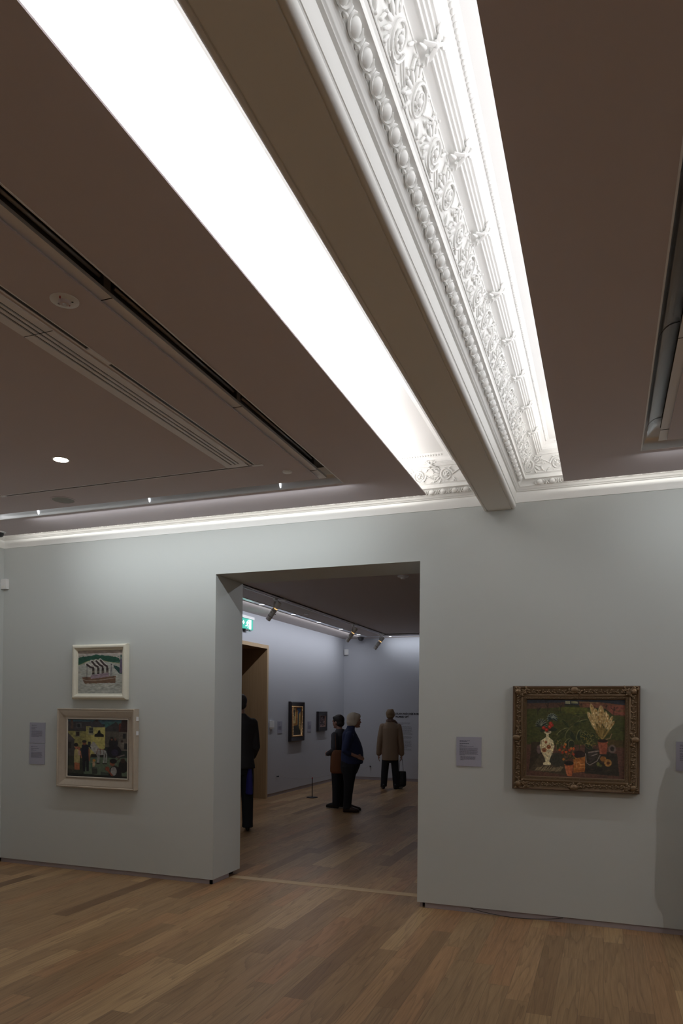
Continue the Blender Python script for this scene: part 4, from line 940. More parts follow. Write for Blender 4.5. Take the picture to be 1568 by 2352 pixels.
# ------------------------------------------------------------------ wall text in the far gallery
def text_mesh(body, size, offset=0.):
    cu = bpy.data.curves.new('t', 'FONT'); cu.body = body; cu.size = size; cu.offset = offset; cu.resolution_u = 2; cu.extrude = .0008
    o = bpy.data.objects.new('t', cu); COL.objects.link(o)
    bpy.context.view_layer.update()
    me = bpy.data.meshes.new_from_object(o.evaluated_get(bpy.context.evaluated_depsgraph_get()))
    bpy.data.objects.remove(o); return me
th = thing('wall_text', 'black heading and paragraphs lettered on the far wall beside the coated person', 'wall text', (-4.565, FY1, 1.535))
for k, body in enumerate(('JULIAN AND JOSIE ROBERTSON', 'PROMISED GIFT')):
    me = text_mesh(body, .060, .0022); me.materials.append(M['inkblack'])
    o = bpy.data.objects.new('heading_line', me); COL.objects.link(o); o.parent = th
    o.rotation_euler = (PI / 2, 0, 0); o.location = (0, -.0015, .0 - k * .068)
    W0 = max(v.co.x for v in me.vertices); tgt = .74 if k == 0 else .315
    o.scale = (tgt / W0, 1, 1)
mb = MB(); rg = random.Random(8)
def para(z0, n, wd):
    for i in range(n):
        x = 0; xe = wd - rg.uniform(0, .05) if i < n - 1 else wd * rg.uniform(.2, .7)
        while x < xe: l_ = rg.uniform(.012, .04); mb.box(x, min(x + l_, xe), -.001, -.0002, z0 - i * .0215 - .009, z0 - i * .0215); x += l_ + .007
for z0, n, wd in ((-.185, 3, .36), (-.27, 10, .41), (-.50, 4, .40), (-.60, 8, .40), (-.79, 3, .40), (-.90, 1, .36)): para(z0, n, wd)
mb.build('paragraphs', mat('grey_lettering', (.22, .22, .25), .7), th)

# ------------------------------------------------------------------ wall devices
def rbox(w_, d_, h_, y_, z_=0): return MB().box(-w_ / 2, w_ / 2, -d_ - y_, -y_, z_ - h_ / 2, z_ + h_ / 2)
th = thing('motion_sensor', 'white plastic sensor high on the near wall at the left edge', 'sensor', (-6.0 + .045, 0, 2.935))
o = rbox(.072, .04, .105, .001).build('housing', M['white'], th); rbox(.034, .004, .022, .041, -.03).build('window', M['silver'], th)
th = thing('motion_sensor', 'white plastic sensor in the top corner of the far gallery', 'sensor', (FX0 + .07, FY1, 3.005), PI / 4 * 0)
rbox(.09, .06, .13, .001).build('housing', M['white'], th); rbox(.05, .004, .03, .061, -.03).build('window', M['silver'], th)
th = thing('wall_switch_box', 'narrow white wall unit beside the oak doorway', 'switch', (FX0, 6.18, 1.345), RZ)
rbox(.13, .035, .13, .001, .012).build('housing', M['white'], th); rbox(.10, .03, .03, .001, -.065).build('base', M['silver'], th)
th = thing('exit_sign', 'green emergency exit sign with white running figure above the oak doorway', 'sign', (FX0, 5.09, 3.12), RZ)
MB().box(-.25, .25, -.07, -.001, .075, .12).build('housing', M['white'], th)
pn = MB().box(-.24, .24, -.045, -.03, -.105, .075).build('panel', M['green'], th)
MB().box(-.06, .06, -.06, -.004, -.135, -.105).build('battery_box', M['dark'], th)
mb = MB(); y0, y1 = -.0485, -.0452
def pl(pts, wd=.014):
    for (xa, za), (xb, zb) in zip(pts[:-1], pts[1:]):
        d = Vector((xb - xa, 0, zb - za)); n = Vector((-d.z, 0, d.x)).normalized() * wd / 2
        vs = []
        for y in (y0, y1): vs += [(xa + n.x, y, za + n.z), (xb + n.x, y, zb + n.z), (xb - n.x, y, zb - n.z), (xa - n.x, y, za - n.z)]
        mb.add(vs, [(0, 1, 2, 3), (7, 6, 5, 4), (0, 4, 5, 1), (1, 5, 6, 2), (2, 6, 7, 3), (3, 7, 4, 0)])
MB().box(.09, .17, y0, y1, -.095, .065).build('doorway_symbol', M['exitwhite'], pn)
mb.lathe([(.001, 0), (.014, 0), (.014, .002), (.001, .002)], (.05, y0, .045), 12, Matrix.Rotation(PI / 2, 3, 'X'))
pl([(.045, .03), (.03, -.02)], .03); pl([(.04, .02), (.07, .0), (.085, .015)]); pl([(.045, .02), (.01, .015), (-.005, -.01)]); pl([(.03, -.02), (.055, -.045), (.045, -.08)]); pl([(.03, -.02), (.0, -.05), (-.04, -.055)])
mb.build('running_figure', M['exitwhite'], pn); mb = MB(); pl([(-.20, 0), (-.09, 0)], .018); pl([(-.12, .03), (-.085, 0), (-.12, -.03)], .016)
mb.build('arrow_symbol', M['exitwhite'], pn)

# low barrier: hooks, posts and wire
for (x, y, z, rz, lb) in ((FX0, 6.45, .36, RZ, 'small dark wire anchor low on the wall by the oak doorway'), (-5.16, FY1, .315, 0, 'small dark wire anchor low on the far wall')):
    th = thing('wall_anchor', lb, 'wall hook', (x, y, z), rz)
    mb = MB(); mb.tube([(0, -.001, 0), (0, -.03, 0)], .011, 10); mb.ell((0, -.036, 0), (.018, .012, .018)); mb.build('hook', M['dark'], th, smooth=True)
def stanchion(x, y, label):
    th = thing('barrier_post', label, 'barrier post', (x, y, 0), 0, 'low barrier posts')
    MB().lathe([(.105, 0), (.108, .006), (.104, .014), (.02, .018), (.014, .022)]).build('base', M['dark'], th, autos=40)
    MB().lathe([(.0085, .018), (.0085, .355)], n=12).build('post', M['dark'], th, autos=40)
    MB().lathe([(.011, .352), (.012, .365), (.009, .376), (.001, .378)], n=12).build('cap', M['red'], th, autos=40)
stanchion(-5.10, 6.41, 'low dark barrier post with round base left of the person in dark grey'); stanchion(-5.11, 7.99, 'low dark barrier post half hidden behind the white-haired person')
def wire(a, b, nm, lb):
    pts = [Vector(a).lerp(Vector(b), i / 12) - Vector((0, 0, .02 * math.sin(PI * i / 12))) for i in range(13)]
    mb = MB(); mb.tube(pts, .0022, 5); o = mb.build(nm, M['skirt'], origin=a); tag(o, lb, 'wire')
wire((FX0 + .045, 6.45, .36), (-5.10, 6.41, .36), 'barrier_wire', 'thin barrier wire from the wall beside the oak doorway to the first post')
wire((-5.10, 6.41, .36), (-5.11, 7.99, .36), 'barrier_wire', 'thin barrier wire between the two low posts')
wire((-5.11, 7.99, .36), (-5.16, FY1 - .045, .315), 'barrier_wire', 'thin barrier wire from the second post to the far wall')

# black cable sagging from under the wall, right of the doorway
pts = [(-1.02 + .72 * t, -.008 - .012 * math.sin(PI * t), .040 - .034 * math.sin(PI * min(1, t * 1.0)) ** .8) for t in [i / 16 for i in range(17)]]
mb = MB(); mb.tube(pts, .0028, 6); tag(mb.build('power_cable', M['dark'], origin=(-.66, -.01, 0)), 'thin black cable sagging over the skirting below the gilt-framed still life', 'cable')

# ------------------------------------------------------------------ people
def fuse(mb, name, m, parent, voxel=.010, smooth=6):
    """one continuous surface out of overlapping limbs"""
    o = mb.build(name, m, parent)
    md = o.modifiers.new('r', 'REMESH'); md.mode = 'VOXEL'; md.voxel_size = voxel
    sm = o.modifiers.new('s', 'SMOOTH'); sm.factor = .5; sm.iterations = smooth
    bpy.context.view_layer.update()
    me = bpy.data.meshes.new_from_object(o.evaluated_get(bpy.context.evaluated_depsgraph_get()))
    o.modifiers.clear(); o.data = me
    me.polygons.foreach_set('use_smooth', [True] * len(me.polygons))
    if not me.materials: me.materials.append(m)
    return o
def cap(mb, pts, rs, n=12, flat=None, up=None):
    """limb with rounded ends"""
    mb.tube(pts, rs, n, flat=flat, up=up)
    for p, r in ((pts[0], rs[0]), (pts[-1], rs[-1])):
        mb.ell(p, (r, r, r) if not flat else (r * min(flat), r * min(flat), r), None, 10, 8)
    return mb
def loft(mb, secs, n=20):
    """secs: (z, y centre, half width x, half depth y[, x centre])"""
    rings = []
    for s in secs:
        z, yc, rx, ry = s[:4]; xc = s[4] if len(s) > 4 else 0
        rings.append([(xc + rx * math.copysign(abs(math.cos(a)) ** .85, math.cos(a)), yc + ry * math.copysign(abs(math.sin(a)) ** .85, math.sin(a)), z) for a in [k * 2 * PI / n for k in range(n)]])
    mb.rings(rings); return mb
def hand(mb, w_, d, palm_n, s=1., curl=.5):
    """w_: wrist, d: pointing direction, palm_n: palm normal; five fingers"""
    w_, d, pn = Vector(w_), Vector(d).normalized(), Vector(palm_n).normalized(); pn = (pn - d * pn.dot(d)).normalized(); sd = d.cross(pn)
    mb.tube([w_, w_ + d * .045 * s, w_ + d * .085 * s], [.024 * s, .034 * s, .034 * s], 10, flat=(.5, 1.15), up=pn)
    for k, L_ in enumerate((.070, .080, .075, .060)):
        b0 = w_ + d * .08 * s + sd * (.026 - .0175 * k) * s; p = b0; pts = [b0 - d * .012 * s]; dd = d.copy()
        for j in range(3): p = p + dd * (L_ * s / 3); pts.append(p); dd = (dd + pn * curl).normalized()
        cap(mb, pts, [.0095 * s, .0095 * s, .0085 * s, .0075 * s], 8)
    tb = w_ + d * .022 * s + sd * .026 * s
    cap(mb, [tb, tb + (sd * .6 + d * .7 + pn * .2).normalized() * .036 * s, tb + (sd * .45 + d * .85 + pn * .4).normalized() * .062 * s], [.012 * s, .011 * s, .009 * s], 8)
def head(mb, c, s=1., yaw_=0., nod=0.):
    """c: skull centre; faces +Y before yaw_/nod"""
    B = Matrix.Rotation(yaw_, 3, 'Z') @ Matrix.Rotation(nod, 3, 'X'); c = Vector(c)
    def e(p, r, R_=None): mb.ell(c + B @ (Vector(p) * s), tuple(v * s for v in r), B @ R_ if R_ else B, 16, 12)
    e((0, -.012, .022), (.076, .096, .092)); e((0, .020, -.030), (.064, .074, .078)); e((0, .050, -.082), (.040, .038, .030)); e((0, .036, -.060), (.052, .050, .040))
    e((0, .094, -.022), (.012, .020, .014)); e((0, .086, -.004), (.009, .012, .026)); e((0, .080, .024), (.052, .018, .012))
    for sx in (-1, 1): e((sx * .034, .066, -.026), (.022, .022, .020)); e((sx * .076, -.004, -.018), (.010, .020, .032)); e((sx * .031, .080, .008), (.014, .010, .008))
    e((0, .086, -.052), (.024, .011, .007)); e((0, .083, -.062), (.020, .012, .007)); e((0, .084, -.092), (.018, .014, .014))
    return B
def hair_cap(mb, c, B, s, parts):
    c = Vector(c)
    for p, r in parts: mb.ell(c + B @ (Vector(p) * s), tuple(v * s for v in r), B, 18, 14)
def face_detail(parent, c, B, s=1.):
    for sx, nm in ((-1, 'eye'), (1, 'eye')):
        mb = MB(); mb.ell(Vector(c) + B @ (Vector((sx * .031, .083, .004)) * s), (.011 * s, .006 * s, .006 * s), B, 10, 8); mb.build(nm, M['dark'], parent, smooth=True)
    mb = MB(); mb.ell(Vector(c) + B @ (Vector((0, .0945, -.057)) * s), (.021 * s, .004 * s, .006 * s), B, 10, 6); mb.build('lips', M['lips'], parent, smooth=True)
M['lips'] = mat('lips', (.30, .11, .10), .5)
def shoe(parent, x, y, ang, m_, L_=.25, nm='shoe'):
    B = Matrix.Rotation(ang, 3, 'Z'); mb = MB(); o = Vector((x, y, 0))
    def P(a, b, c_): q = B @ Vector((a, b, c_)); return o + q
    secs = [(-.28, .028, .045, .05), (-.2, .034, .062, .066), (0, .036, .062, .060), (.25, .042, .046, .044), (.50, .046, .036, .032), (.68, .036, .028, .024), (.74, .014, .020, .012)]
    rings = []
    for t, hw, hz, _ in secs:
        rings.append([P(hw * math.cos(a), t * L_, .004 + hz + (hz if math.sin(a) > 0 else hz) * math.sin(a)) for a in [k * 2 * PI / 14 for k in range(14)]])
    mb.rings(rings); o_ = fuse(mb, nm, m_, parent, .006, 4); return o_
def person(label, x, y, faces, group=None):
    """faces: world heading the body looks towards (x, y)"""
    rz = math.atan2(-faces[0], faces[1]); return thing('person', label, 'person', (x, y, 0), rz, group)

# --- white-haired person in a navy shirt, in profile
Wt = (-3.85, 4.98)
p1 = person('white-haired person in navy shirt and black trousers, in profile facing right', Wt[0], Wt[1], (.94, .34))
b = MB(); hc = Vector((0, .065, 1.470)); Bh = head(b, hc, 1.03, 0, -.08)
cap(b, [(0, -.005, 1.29), (0, .015, 1.36), (0, .045, 1.42)], [.058, .052, .052])
loft(b, [(.80, 0, .15, .12), (.95, .02, .17, .14), (1.1, .03, .16, .14), (1.24, .0, .15, .11), (1.30, 0, .10, .06)])
for sx in (-1, 1):
    cap(b, [(sx * .085, -.005, .82), (sx * .085, -.005, .45), (sx * .075, -.03, .09)], [.085, .055, .042])
    cap(b, [(sx * .075, -.03, .05), (sx * .075, .09, .035)], [.032, .026])
# near arm (her right, +x): elbow back, forearm along the waist
for sx in (-1, 1):
    sh = (sx * .175, -.01, 1.235); el = (sx * .235, -.085, .985); wr = (sx * .195, .105, .905)
    cap(b, [sh, el, wr], [.048, .040, .027]); hand(b, wr, (-sx * .35, .9, -.35), (-sx * .9, -.3, -.2), .95, .35)
fuse(b, 'body', M['skin'], p1, .0075, 5)
face_detail(p1, hc, Bh, 1.03)
h = MB(); hair_cap(h, hc, Bh, 1.03, [((0, -.022, .030), (.094, .106, .098)), ((0, -.040, -.030), (.088, .085, .075)), ((0, .040, .070), (.075, .055, .045)), ((-.066, -.005, -.020), (.026, .055, .065)), ((.066, -.005, -.020), (.026, .055, .065)), ((0, -.055, -.065), (.07, .055, .05))])
fuse(h, 'hair', M['hairwhite'], p1, .009, 4)
s_ = MB()
loft(s_, [(.775, .035, .185, .170), (.80, .035, .19, .178), (.87, .035, .19, .182), (.95, .035, .186, .178), (1.04, .030, .182, .168), (1.12, .020, .18, .150), (1.20, .0, .178, .132), (1.26, -.012, .165, .112), (1.31, -.012, .12, .085), (1.345, .005, .075, .068), (1.385, .015, .066, .066)])
for sx in (-1, 1): cap(s_, [(sx * .165, -.01, 1.235), (sx * .222, -.055, 1.09), (sx * .236, -.086, .985), (sx * .222, -.02, .950)], [.070, .062, .055, .048])
fuse(s_, 'shirt', M['navy'], p1, .010, 5)
t_ = MB(); loft(t_, [(.62, -.01, .165, .125), (.72, .0, .18, .155), (.80, .015, .18, .165), (.86, .02, .17, .155)])
for sx in (-1, 1): loft(t_, [(.055, -.035, .062, .072, sx * .075), (.12, -.035, .060, .066, sx * .075), (.30, -.025, .066, .072, sx * .080), (.48, -.012, .076, .086, sx * .086), (.64, -.008, .088, .112, sx * .088), (.74, 0, .095, .135, sx * .088)], 16)
fuse(t_, 'trousers', M['blackcloth'], p1, .010, 4)
shoe(p1, .085, -.035, -.10, M['leather'], .255); shoe(p1, -.085, .0, .05, M['leather'], .255)

# --- person in a beige coat, back to the viewer
p2 = person('person in a beige coat and dark trousers, seen from behind reading the far wall', -4.19, 8.42, (-.30, .95))
b = MB(); hc = Vector((.0, .01, 1.535)); Bh = head(b, hc, .98, -.25, -.05)
cap(b, [(0, 0, 1.34), (0, .0, 1.40), (0, .01, 1.46)], [.056, .052, .05]); loft(b, [(.8, 0, .15, .10), (1.0, 0, .15, .11), (1.2, 0, .17, .11), (1.35, 0, .10, .06)])
for sx in (-1, 1):
    cap(b, [(sx * .10, 0, .82), (sx * .115, 0, .45), (sx * .125, 0, .08)], [.08, .055, .042]); cap(b, [(sx * .125, -.01, .045), (sx * .13, .09, .03)], [.032, .025])
    wr = (sx * .238, .03, .715); cap(b, [(sx * .17, 0, 1.30), (sx * .215, -.01, 1.02), wr], [.045, .038, .026]); hand(b, wr, (0, .08, -1), (-sx, 0, 0), .95, .30 if sx < 0 else .9)
fuse(b, 'body', M['skin'], p2, .0075, 5); face_detail(p2, hc, Bh, .98)
h = MB(); hair_cap(h, hc, Bh, .98, [((0, -.024, .034), (.096, .104, .092)), ((0, -.045, -.025), (.080, .072, .062)), ((0, .045, .072), (.072, .05, .04)), ((-.062, -.01, .01), (.034, .06, .05)), ((.062, -.01, .01), (.034, .06, .05)), ((.03, -.03, .105), (.045, .05, .025)), ((-.035, -.02, .10), (.04, .05, .025))])
fuse(h, 'hair', M['hairbrown'], p2, .009, 3)
c_ = MB(); loft(c_, [(.598, 0, .172, .135), (.62, 0, .172, .14), (.80, 0, .168, .14), (.98, 0, .162, .135), (1.15, 0, .175, .135), (1.26, 0, .185, .125), (1.33, 0, .160, .10), (1.385, 0, .095, .075), (1.43, 0, .075, .07)])
for sx in (-1, 1): cap(c_, [(sx * .160, 0, 1.295), (sx * .205, -.012, 1.08), (sx * .228, 0, .88), (sx * .236, .022, .735)], [.072, .066, .060, .056])
fuse(c_, 'coat', M['beige'], p2, .010, 4)
c_ = MB(); c_.tube([(-.06, .06, 1.40), (-.085, -.0, 1.42), (-.05, -.065, 1.435), (.02, -.075, 1.435), (.09, -.03, 1.41), (.13, .04, 1.375), (.155, .09, 1.355)], [.012, .018, .022, .022, .020, .016, .008], 8, flat=(1.6, .6), up=(0, 0, 1)); fuse(c_, 'collar', M['collar'], p2, .006, 2)
t_ = MB(); loft(t_, [(.55, 0, .165, .11), (.70, 0, .165, .12), (.80, 0, .16, .115)])
for sx in (-1, 1): loft(t_, [(.05, 0, .066, .072, sx * .130), (.12, 0, .066, .070, sx * .126), (.35, 0, .074, .078, sx * .112), (.55, 0, .080, .092, sx * .096), (.66, 0, .082, .10, sx * .088)], 16)
fuse(t_, 'trousers', M['blackcloth'], p2, .010, 3)
shoe(p2, -.135, -.01, .15, M['blackleather']); shoe(p2, .135, -.02, -.75, M['blackleather'])
# bag held in the right hand
bg = thing('handbag', 'black bag with two long straps hanging from the coated person\'s right hand', 'bag', (-3.975, 8.53, .045), .25)
mb = MB(); loft(mb, [(0, 0, .075, .055, -.01), (.03, 0, .110, .065, -.01), (.16, 0, .105, .06, 0), (.30, 0, .095, .045, .0), (.325, 0, .092, .036, .0)])
fuse(mb, 'bag_body', M['blackleather'], bg, .008, 3)
for dx, tx in ((-.045, -.030), (.040, .005)):
    mb = MB(); mb.tube([(dx, .0, .31), (dx * .6 + tx * .4, -.0, .46), (tx, -.005, .63)], .013, 8, flat=(.35, 1)); mb.build('strap', M['blackleather'], bg, smooth=True)
mb = MB(); mb.tube([(-.108, -.035, .24), (-.122, -.045, .12), (-.105, -.05, .04), (-.05, -.056, -.005), (.03, -.055, .0)], .0045, 6); mb.build('piping', M['piping'], bg, smooth=True)

# --- tall man in a dark suit, mostly hidden by the doorway's edge
p3 = person('dark-haired man in a charcoal suit half hidden behind the left edge of the doorway', -4.60, 2.68, (-.55, .83))
b = MB(); hc = Vector((0, .03, 1.715)); Bh = head(b, hc, 1.05, 0, -.1)
cap(b, [(0, -.01, 1.50), (0, .01, 1.58), (0, .03, 1.63)], [.064, .060, .06]); loft(b, [(.9, 0, .15, .11), (1.1, 0, .15, .12), (1.35, 0, .17, .12), (1.5, 0, .12, .08)])
for sx in (-1, 1):
    cap(b, [(sx * .10, 0, .92), (sx * .105, 0, .50), (sx * .11, 0, .09)], [.09, .062, .046]); cap(b, [(sx * .11, -.01, .05), (sx * .115, .10, .03)], [.036, .028])
    wr = (sx * .175, .16, .98); cap(b, [(sx * .17, 0, 1.44), (sx * .205, -.035, 1.16), wr], [.05, .042, .03]); hand(b, wr, (-sx * .5, .8, .1), (-sx, 0, -.3), 1., .5)
fuse(b, 'body', M['skin'], p3, .008, 5); face_detail(p3, hc, Bh, 1.05)
h = MB(); hair_cap(h, hc, Bh, 1.05, [((0, -.022, .034), (.086, .100, .090)), ((0, -.045, -.030), (.074, .065, .06)), ((0, .035, .070), (.07, .055, .038))]); fuse(h, 'hair', M['hairdark'], p3, .009, 4)
c_ = MB(); loft(c_, [(.845, -.02, .205, .165), (.88, -.02, .200, .162), (1.02, 0, .178, .145), (1.16, 0, .172, .140), (1.32, 0, .20, .145), (1.43, 0, .215, .130), (1.50, 0, .17, .10), (1.55, 0, .095, .08), (1.58, .005, .07, .068)])
for sx in (-1, 1): cap(c_, [(sx * .165, 0, 1.445), (sx * .200, -.03, 1.20), (sx * .208, -.035, 1.13), (sx * .185, .12, 1.0)], [.074, .062, .060, .048])
fuse(c_, 'jacket', M['suit'], p3, .011, 4)
t_ = MB(); loft(t_, [(.76, 0, .17, .125), (.86, 0, .175, .13), (.95, 0, .17, .125)])
for sx in (-1, 1): loft(t_, [(.05, -.01, .075, .085, sx * .110), (.12, -.01, .072, .078, sx * .110), (.45, 0, .080, .086, sx * .105), (.70, 0, .092, .108, sx * .098), (.85, 0, .095, .12, sx * .09)], 16)
fuse(t_, 'trousers', M['blackcloth'], p3, .011, 3)
shoe(p3, -.115, 0, .12, M['blackleather'], .28); shoe(p3, .115, .03, -.12, M['blackleather'], .28)
bb = thing('carrier_bag', 'dark blue bag hanging beside the suited man\'s legs', 'bag', (-4.445, 2.66, .50), -.3)
mb = MB(); loft(mb, [(0, 0, .050, .03), (.02, 0, .055, .038), (.25, 0, .045, .034), (.36, 0, .03, .02)]); fuse(mb, 'bag_body', M['bluebag'], bb, .007, 3)
mb = MB(); mb.tube([(-.02, 0, .35), (-.015, 0, .45), (0, .0, .485), (.015, 0, .45), (.02, 0, .35)], .008, 6); mb.build('handle', M['bluebag'], bb, smooth=True)

# --- visitor in dark grey with a rust-coloured shoulder bag
p4 = person('person in dark grey clothes standing left of the white-haired person', -4.15, 5.30, (-.94, .30))
b = MB(); hc = Vector((0, .04, 1.44)); Bh = head(b, hc, .98, .1, -.12)
cap(b, [(0, -.01, 1.26), (0, .01, 1.33), (0, .03, 1.37)], [.055, .05, .05]); loft(b, [(.78, 0, .14, .10), (1.0, 0, .14, .11), (1.15, 0, .15, .11), (1.28, 0, .10, .06)])
for sx in (-1, 1):
    cap(b, [(sx * .085, 0, .80), (sx * .085, 0, .43), (sx * .08, 0, .08)], [.08, .052, .038]); cap(b, [(sx * .08, -.01, .045), (sx * .08, .09, .03)], [.03, .024])
    wr = (sx * .13, .15, .90); cap(b, [(sx * .16, 0, 1.22), (sx * .20, -.05, .98), wr], [.044, .036, .025]); hand(b, wr, (-sx * .5, .8, .2), (-sx, 0, -.3), .92, .5)
fuse(b, 'body', M['skin'], p4, .0075, 5); face_detail(p4, hc, Bh, .98)
h = MB(); hair_cap(h, hc, Bh, .98, [((0, -.022, .032), (.088, .102, .092)), ((0, -.045, -.03), (.078, .07, .07)), ((0, .035, .072), (.07, .05, .036))]); fuse(h, 'hair', M['hairdark'], p4, .009, 4)
c_ = MB(); loft(c_, [(.62, -.005, .165, .145), (.66, -.005, .165, .145), (.82, 0, .155, .140), (1.0, .005, .145, .13), (1.12, 0, .155, .13), (1.21, -.015, .160, .115), (1.27, -.02, .12, .085), (1.32, -.01, .07, .06)])
for sx in (-1, 1): cap(c_, [(sx * .148, -.01, 1.215), (sx * .19, -.05, 1.02), (sx * .195, -.05, .98), (sx * .140, .135, .905)], [.062, .055, .052, .04])
fuse(c_, 'jacket', M['greycloth'], p4, .010, 4)
t_ = MB(); loft(t_, [(.56, 0, .145, .11), (.70, 0, .15, .12), (.78, 0, .14, .11)])
for sx in (-1, 1): loft(t_, [(.05, 0, .056, .062, sx * .08), (.3, 0, .06, .064, sx * .082), (.55, 0, .07, .085, sx * .08), (.66, 0, .074, .10, sx * .076)], 16)
fuse(t_, 'trousers', M['blackcloth'], p4, .010, 3)
shoe(p4, .08, -.02, -.08, M['blackleather'], .24); shoe(p4, -.08, .02, .08, M['blackleather'], .24)
sb = thing('shoulder_bag', 'rust brown shoulder bag hanging behind the person in dark grey', 'bag', (-4.09, 5.06, .60), .3)
mb = MB(); loft(mb, [(0, 0, .10, .045), (.03, 0, .125, .055), (.22, 0, .12, .055), (.33, 0, .10, .04), (.38, 0, .07, .025)]); fuse(mb, 'bag_body', M['orange'], sb, .008, 3)
mb = MB(); mb.tube([(-.03, 0, .36), (-.04, .03, .50), (-.05, .075, .645)], .009, 6, flat=(.5, 1)); mb.build('strap', M['orange'], sb, smooth=True)

# --- someone standing just beyond the right edge of the frame, whose shadow falls on the wall
p5 = person('person in a coat standing close to the wall beside the label at the right edge', .87, -.34, (.55, .83))
for ch in list(p2.children):
    c_ = ch.copy(); COL.objects.link(c_); c_.parent = p5; c_.scale = (1.12, 1.1, 1.06)

# ------------------------------------------------------------------ lights
def area(name, loc, size, direction, power, col=(1, 1, 1), spread=PI):
    l = bpy.data.lights.new(name, 'AREA'); l.shape = 'RECTANGLE'; l.size, l.size_y = size; l.energy = power; l.color = col; l.spread = spread
    o = bpy.data.objects.new(name, l); COL.objects.link(o); o.location = loc
    z = -Vector(direction).normalized()
    return o, z
def orient(o, z, xaxis):
    x = Vector(xaxis).normalized(); x = (x - z * x.dot(z)).normalized(); y = z.cross(x)
    o.rotation_euler = Matrix((x, y, z)).transposed().to_euler(); return o
COOL = (.93, .98, 1.); WARM = (1., .95, .88)
def strip(name, a, b, w_, direction, power, col=COOL):
    a, b = Vector(a), Vector(b); L_ = (b - a).length
    o, z = area(name, (a + b) / 2, (L_, w_), direction, power, col); return orient(o, z, (b - a))
# lamps lying on top of the suspended panels, shining up into the coffers, plus added fill strips
strip('coffer_lamp_and_fill', (-1.58, -9.5, 3.45), (-1.58, -1.50, 3.45), .12, (.25, 0, 1), 55, (.97, .985, 1.))
strip('coffer_lamp_and_fill', (-1.58, -1.45, 3.45), (-1.58, -.35, 3.45), .12, (.3, 0, 1), 3.2, (1., .985, .96))  # added weak fill past the tube's end, brightens the coffer near the partition
strip('coffer_lamp_and_fill', (-.235, -9.5, 3.455), (-.235, -1.15, 3.455), .05, (-.9, 0, .8), 13, (.97, .985, 1.))
strip('coffer_lamp_and_fill', (-.235, -1.1, 3.455), (-.235, -.3, 3.455), .05, (-.5, 0, 1), 1.6, (1., .985, .96))  # same added fill for the right coffer's corner
strip('coffer_lamp_and_fill', (.25, -9.5, 3.60), (.25, -1.15, 3.60), .12, (-.9, 0, -.1), 11, (.97, .985, 1.))  # added broad fill hung inside the coffer, softens and brightens the beam-side cornice
# lamps above the panels' rear edges, lighting the cornice on the partition
strip('cove_lamp', (-5.7, -.33, 3.412), (-1.45, -.33, 3.412), .02, (0, 1, .6), 9, (1., .98, .92))
strip('cove_lamp', (-.25, -.33, 3.412), (3.9, -.33, 3.412), .02, (0, 1, .6), 7.5, (1., .98, .92))
# the recessed slots that wash the walls
strip('wall_washer', (-5.0, -.72, 3.35), (-1.85, -.72, 3.35), .02, (0, .6, -1), 16.5, COOL)
strip('wall_washer', (.22, -.72, 3.35), (2.6, -.72, 3.35), .02, (0, .6, -1), 7.5, COOL)
strip('wall_washer', (-5.36, -9, 3.378), (-5.36, -.9, 3.378), .03, (-1, 0, -.35), 30, (1, .97, .93))
strip('wall_washer', (3.5, -9, 3.378), (3.5, -.9, 3.378), .03, (1, 0, -.35), 34, (1, .97, .93))
strip('wall_washer', (-5, -9.2, 3.378), (3.4, -9.2, 3.378), .03, (0, -1, -.35), 25, (1, .97, .93))
# far gallery washers
strip('wall_washer', (SX - .05, 1.2, ZF - .04), (SX - .05, 9.6, ZF - .04), .02, (-.8, 0, -1), 34, (.90, .93, 1.))
strip('wall_washer', (-4.8, SY + .05, ZF - .04), (1.8, SY + .05, ZF - .04), .02, (0, .8, -1), 15, (.88, .93, 1.))
strip('wall_washer', (-5.0, T + .85, ZF - .012), (2.5, T + .85, ZF - .012), .03, (0, -1, -.35), 14, (.90, .92, 1.))
for i_, (x_, y_) in enumerate(((-3.61, -1.82), (-3.61, -4.6), (-3.61, -7.2), (2.0, -1.82), (2.0, -4.6), (2.0, -7.2))):  # first sits at the modelled downlight; the others are unseen fills added for the floor
    l = bpy.data.lights.new('downlight_and_fill_beam', 'SPOT'); l.energy = 22; l.spot_size = math.radians(110); l.spot_blend = 1.; l.shadow_soft_size = .04; l.color = (1., .93, .84)
    o = bpy.data.objects.new('downlight_and_fill_beam', l); COL.objects.link(o); o.location = (x_, y_, ZC - .02)
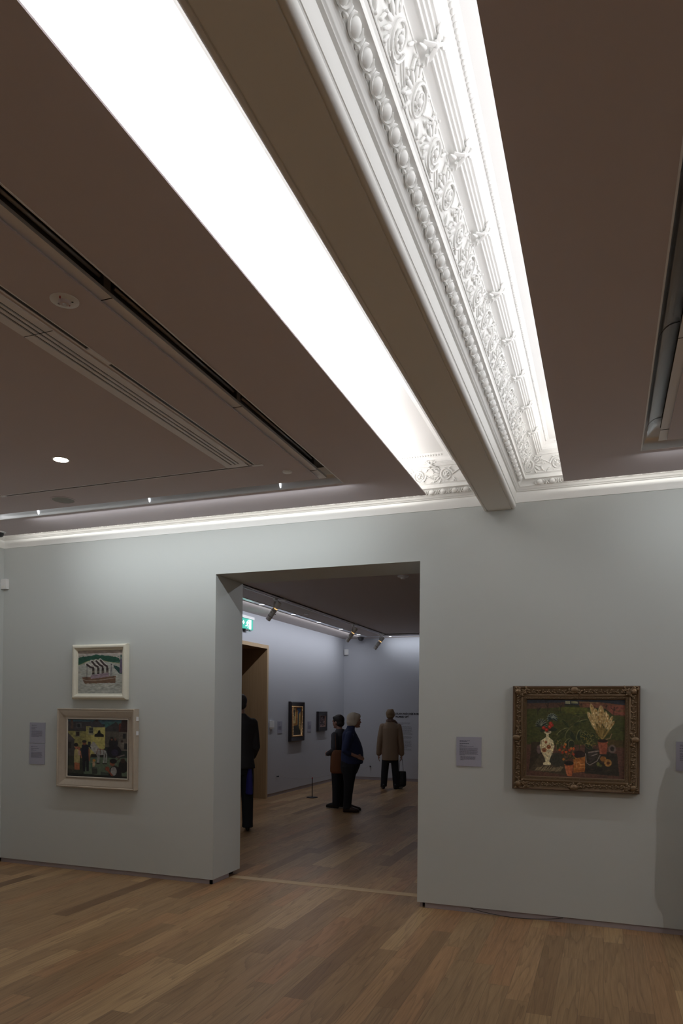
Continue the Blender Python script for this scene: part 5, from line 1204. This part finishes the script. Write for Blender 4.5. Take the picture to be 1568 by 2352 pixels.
for (th_, d_), e_ in zip(spots, (3, 3, 2)):
    l = bpy.data.lights.new('spot_beam', 'SPOT'); l.energy = e_; l.spot_size = math.radians(26); l.spot_blend = .6; l.shadow_soft_size = .02; l.color = WARM
    o = bpy.data.objects.new('spot_beam', l); COL.objects.link(o)
    o.location = Vector(th_.location) + Vector((0, 0, -.155)) + d_ * .23
    orient(o, -d_, (0, 1, 0))
l = bpy.data.lights.new('track_beam', 'SPOT'); l.energy = 75; l.spot_size = math.radians(60); l.spot_blend = .7; l.shadow_soft_size = .03; l.color = (1., .96, .92)
o = bpy.data.objects.new('track_beam', l); COL.objects.link(o); o.location = (3.2, -3.2, 3.36); orient(o, (Vector((3.2, -3.2, 3.36)) - Vector((.2, 0, 1.3))).normalized(), (1, 0, 0))
wd = bpy.data.worlds.new('World'); SC.world = wd; wd.use_nodes = True
wd.node_tree.nodes['Background'].inputs[0].default_value = (0, 0, 0, 1)

# ------------------------------------------------------------------ camera
yaw, pitch, roll = .3551955, .0069988, .0098419
cy_, sy_ = math.cos(yaw), math.sin(yaw)
fw = Vector((-sy_ * math.cos(pitch), cy_ * math.cos(pitch), math.sin(pitch))); rt = Vector((cy_, sy_, 0)); up = rt.cross(fw)
r2 = rt * math.cos(roll) + up * math.sin(roll); u2 = -rt * math.sin(roll) + up * math.cos(roll)
cam = bpy.data.cameras.new('camera'); co = bpy.data.objects.new('camera', cam); COL.objects.link(co)
co.matrix_world = Matrix.Translation((0, -5.81845, 1.65)) @ Matrix((r2, u2, -fw)).transposed().to_4x4()
cam.sensor_fit = 'VERTICAL'; cam.sensor_height = 36; cam.lens = 1634.137 / 2352 * 36
cam.shift_y = (1617.32 - 1176) / 2352; cam.clip_start = .05
SC.camera = co
SC.view_settings.view_transform = 'Standard'; SC.view_settings.look = 'None'; SC.view_settings.gamma = 1; SC.view_settings.exposure = 0
SC.cycles.max_bounces = 10; SC.cycles.diffuse_bounces = 6; SC.cycles.glossy_bounces = 4
SC.cycles.sample_clamp_indirect = 4; SC.cycles.caustics_reflective = False; SC.cycles.caustics_refractive = False
SC.cycles.use_denoising = True
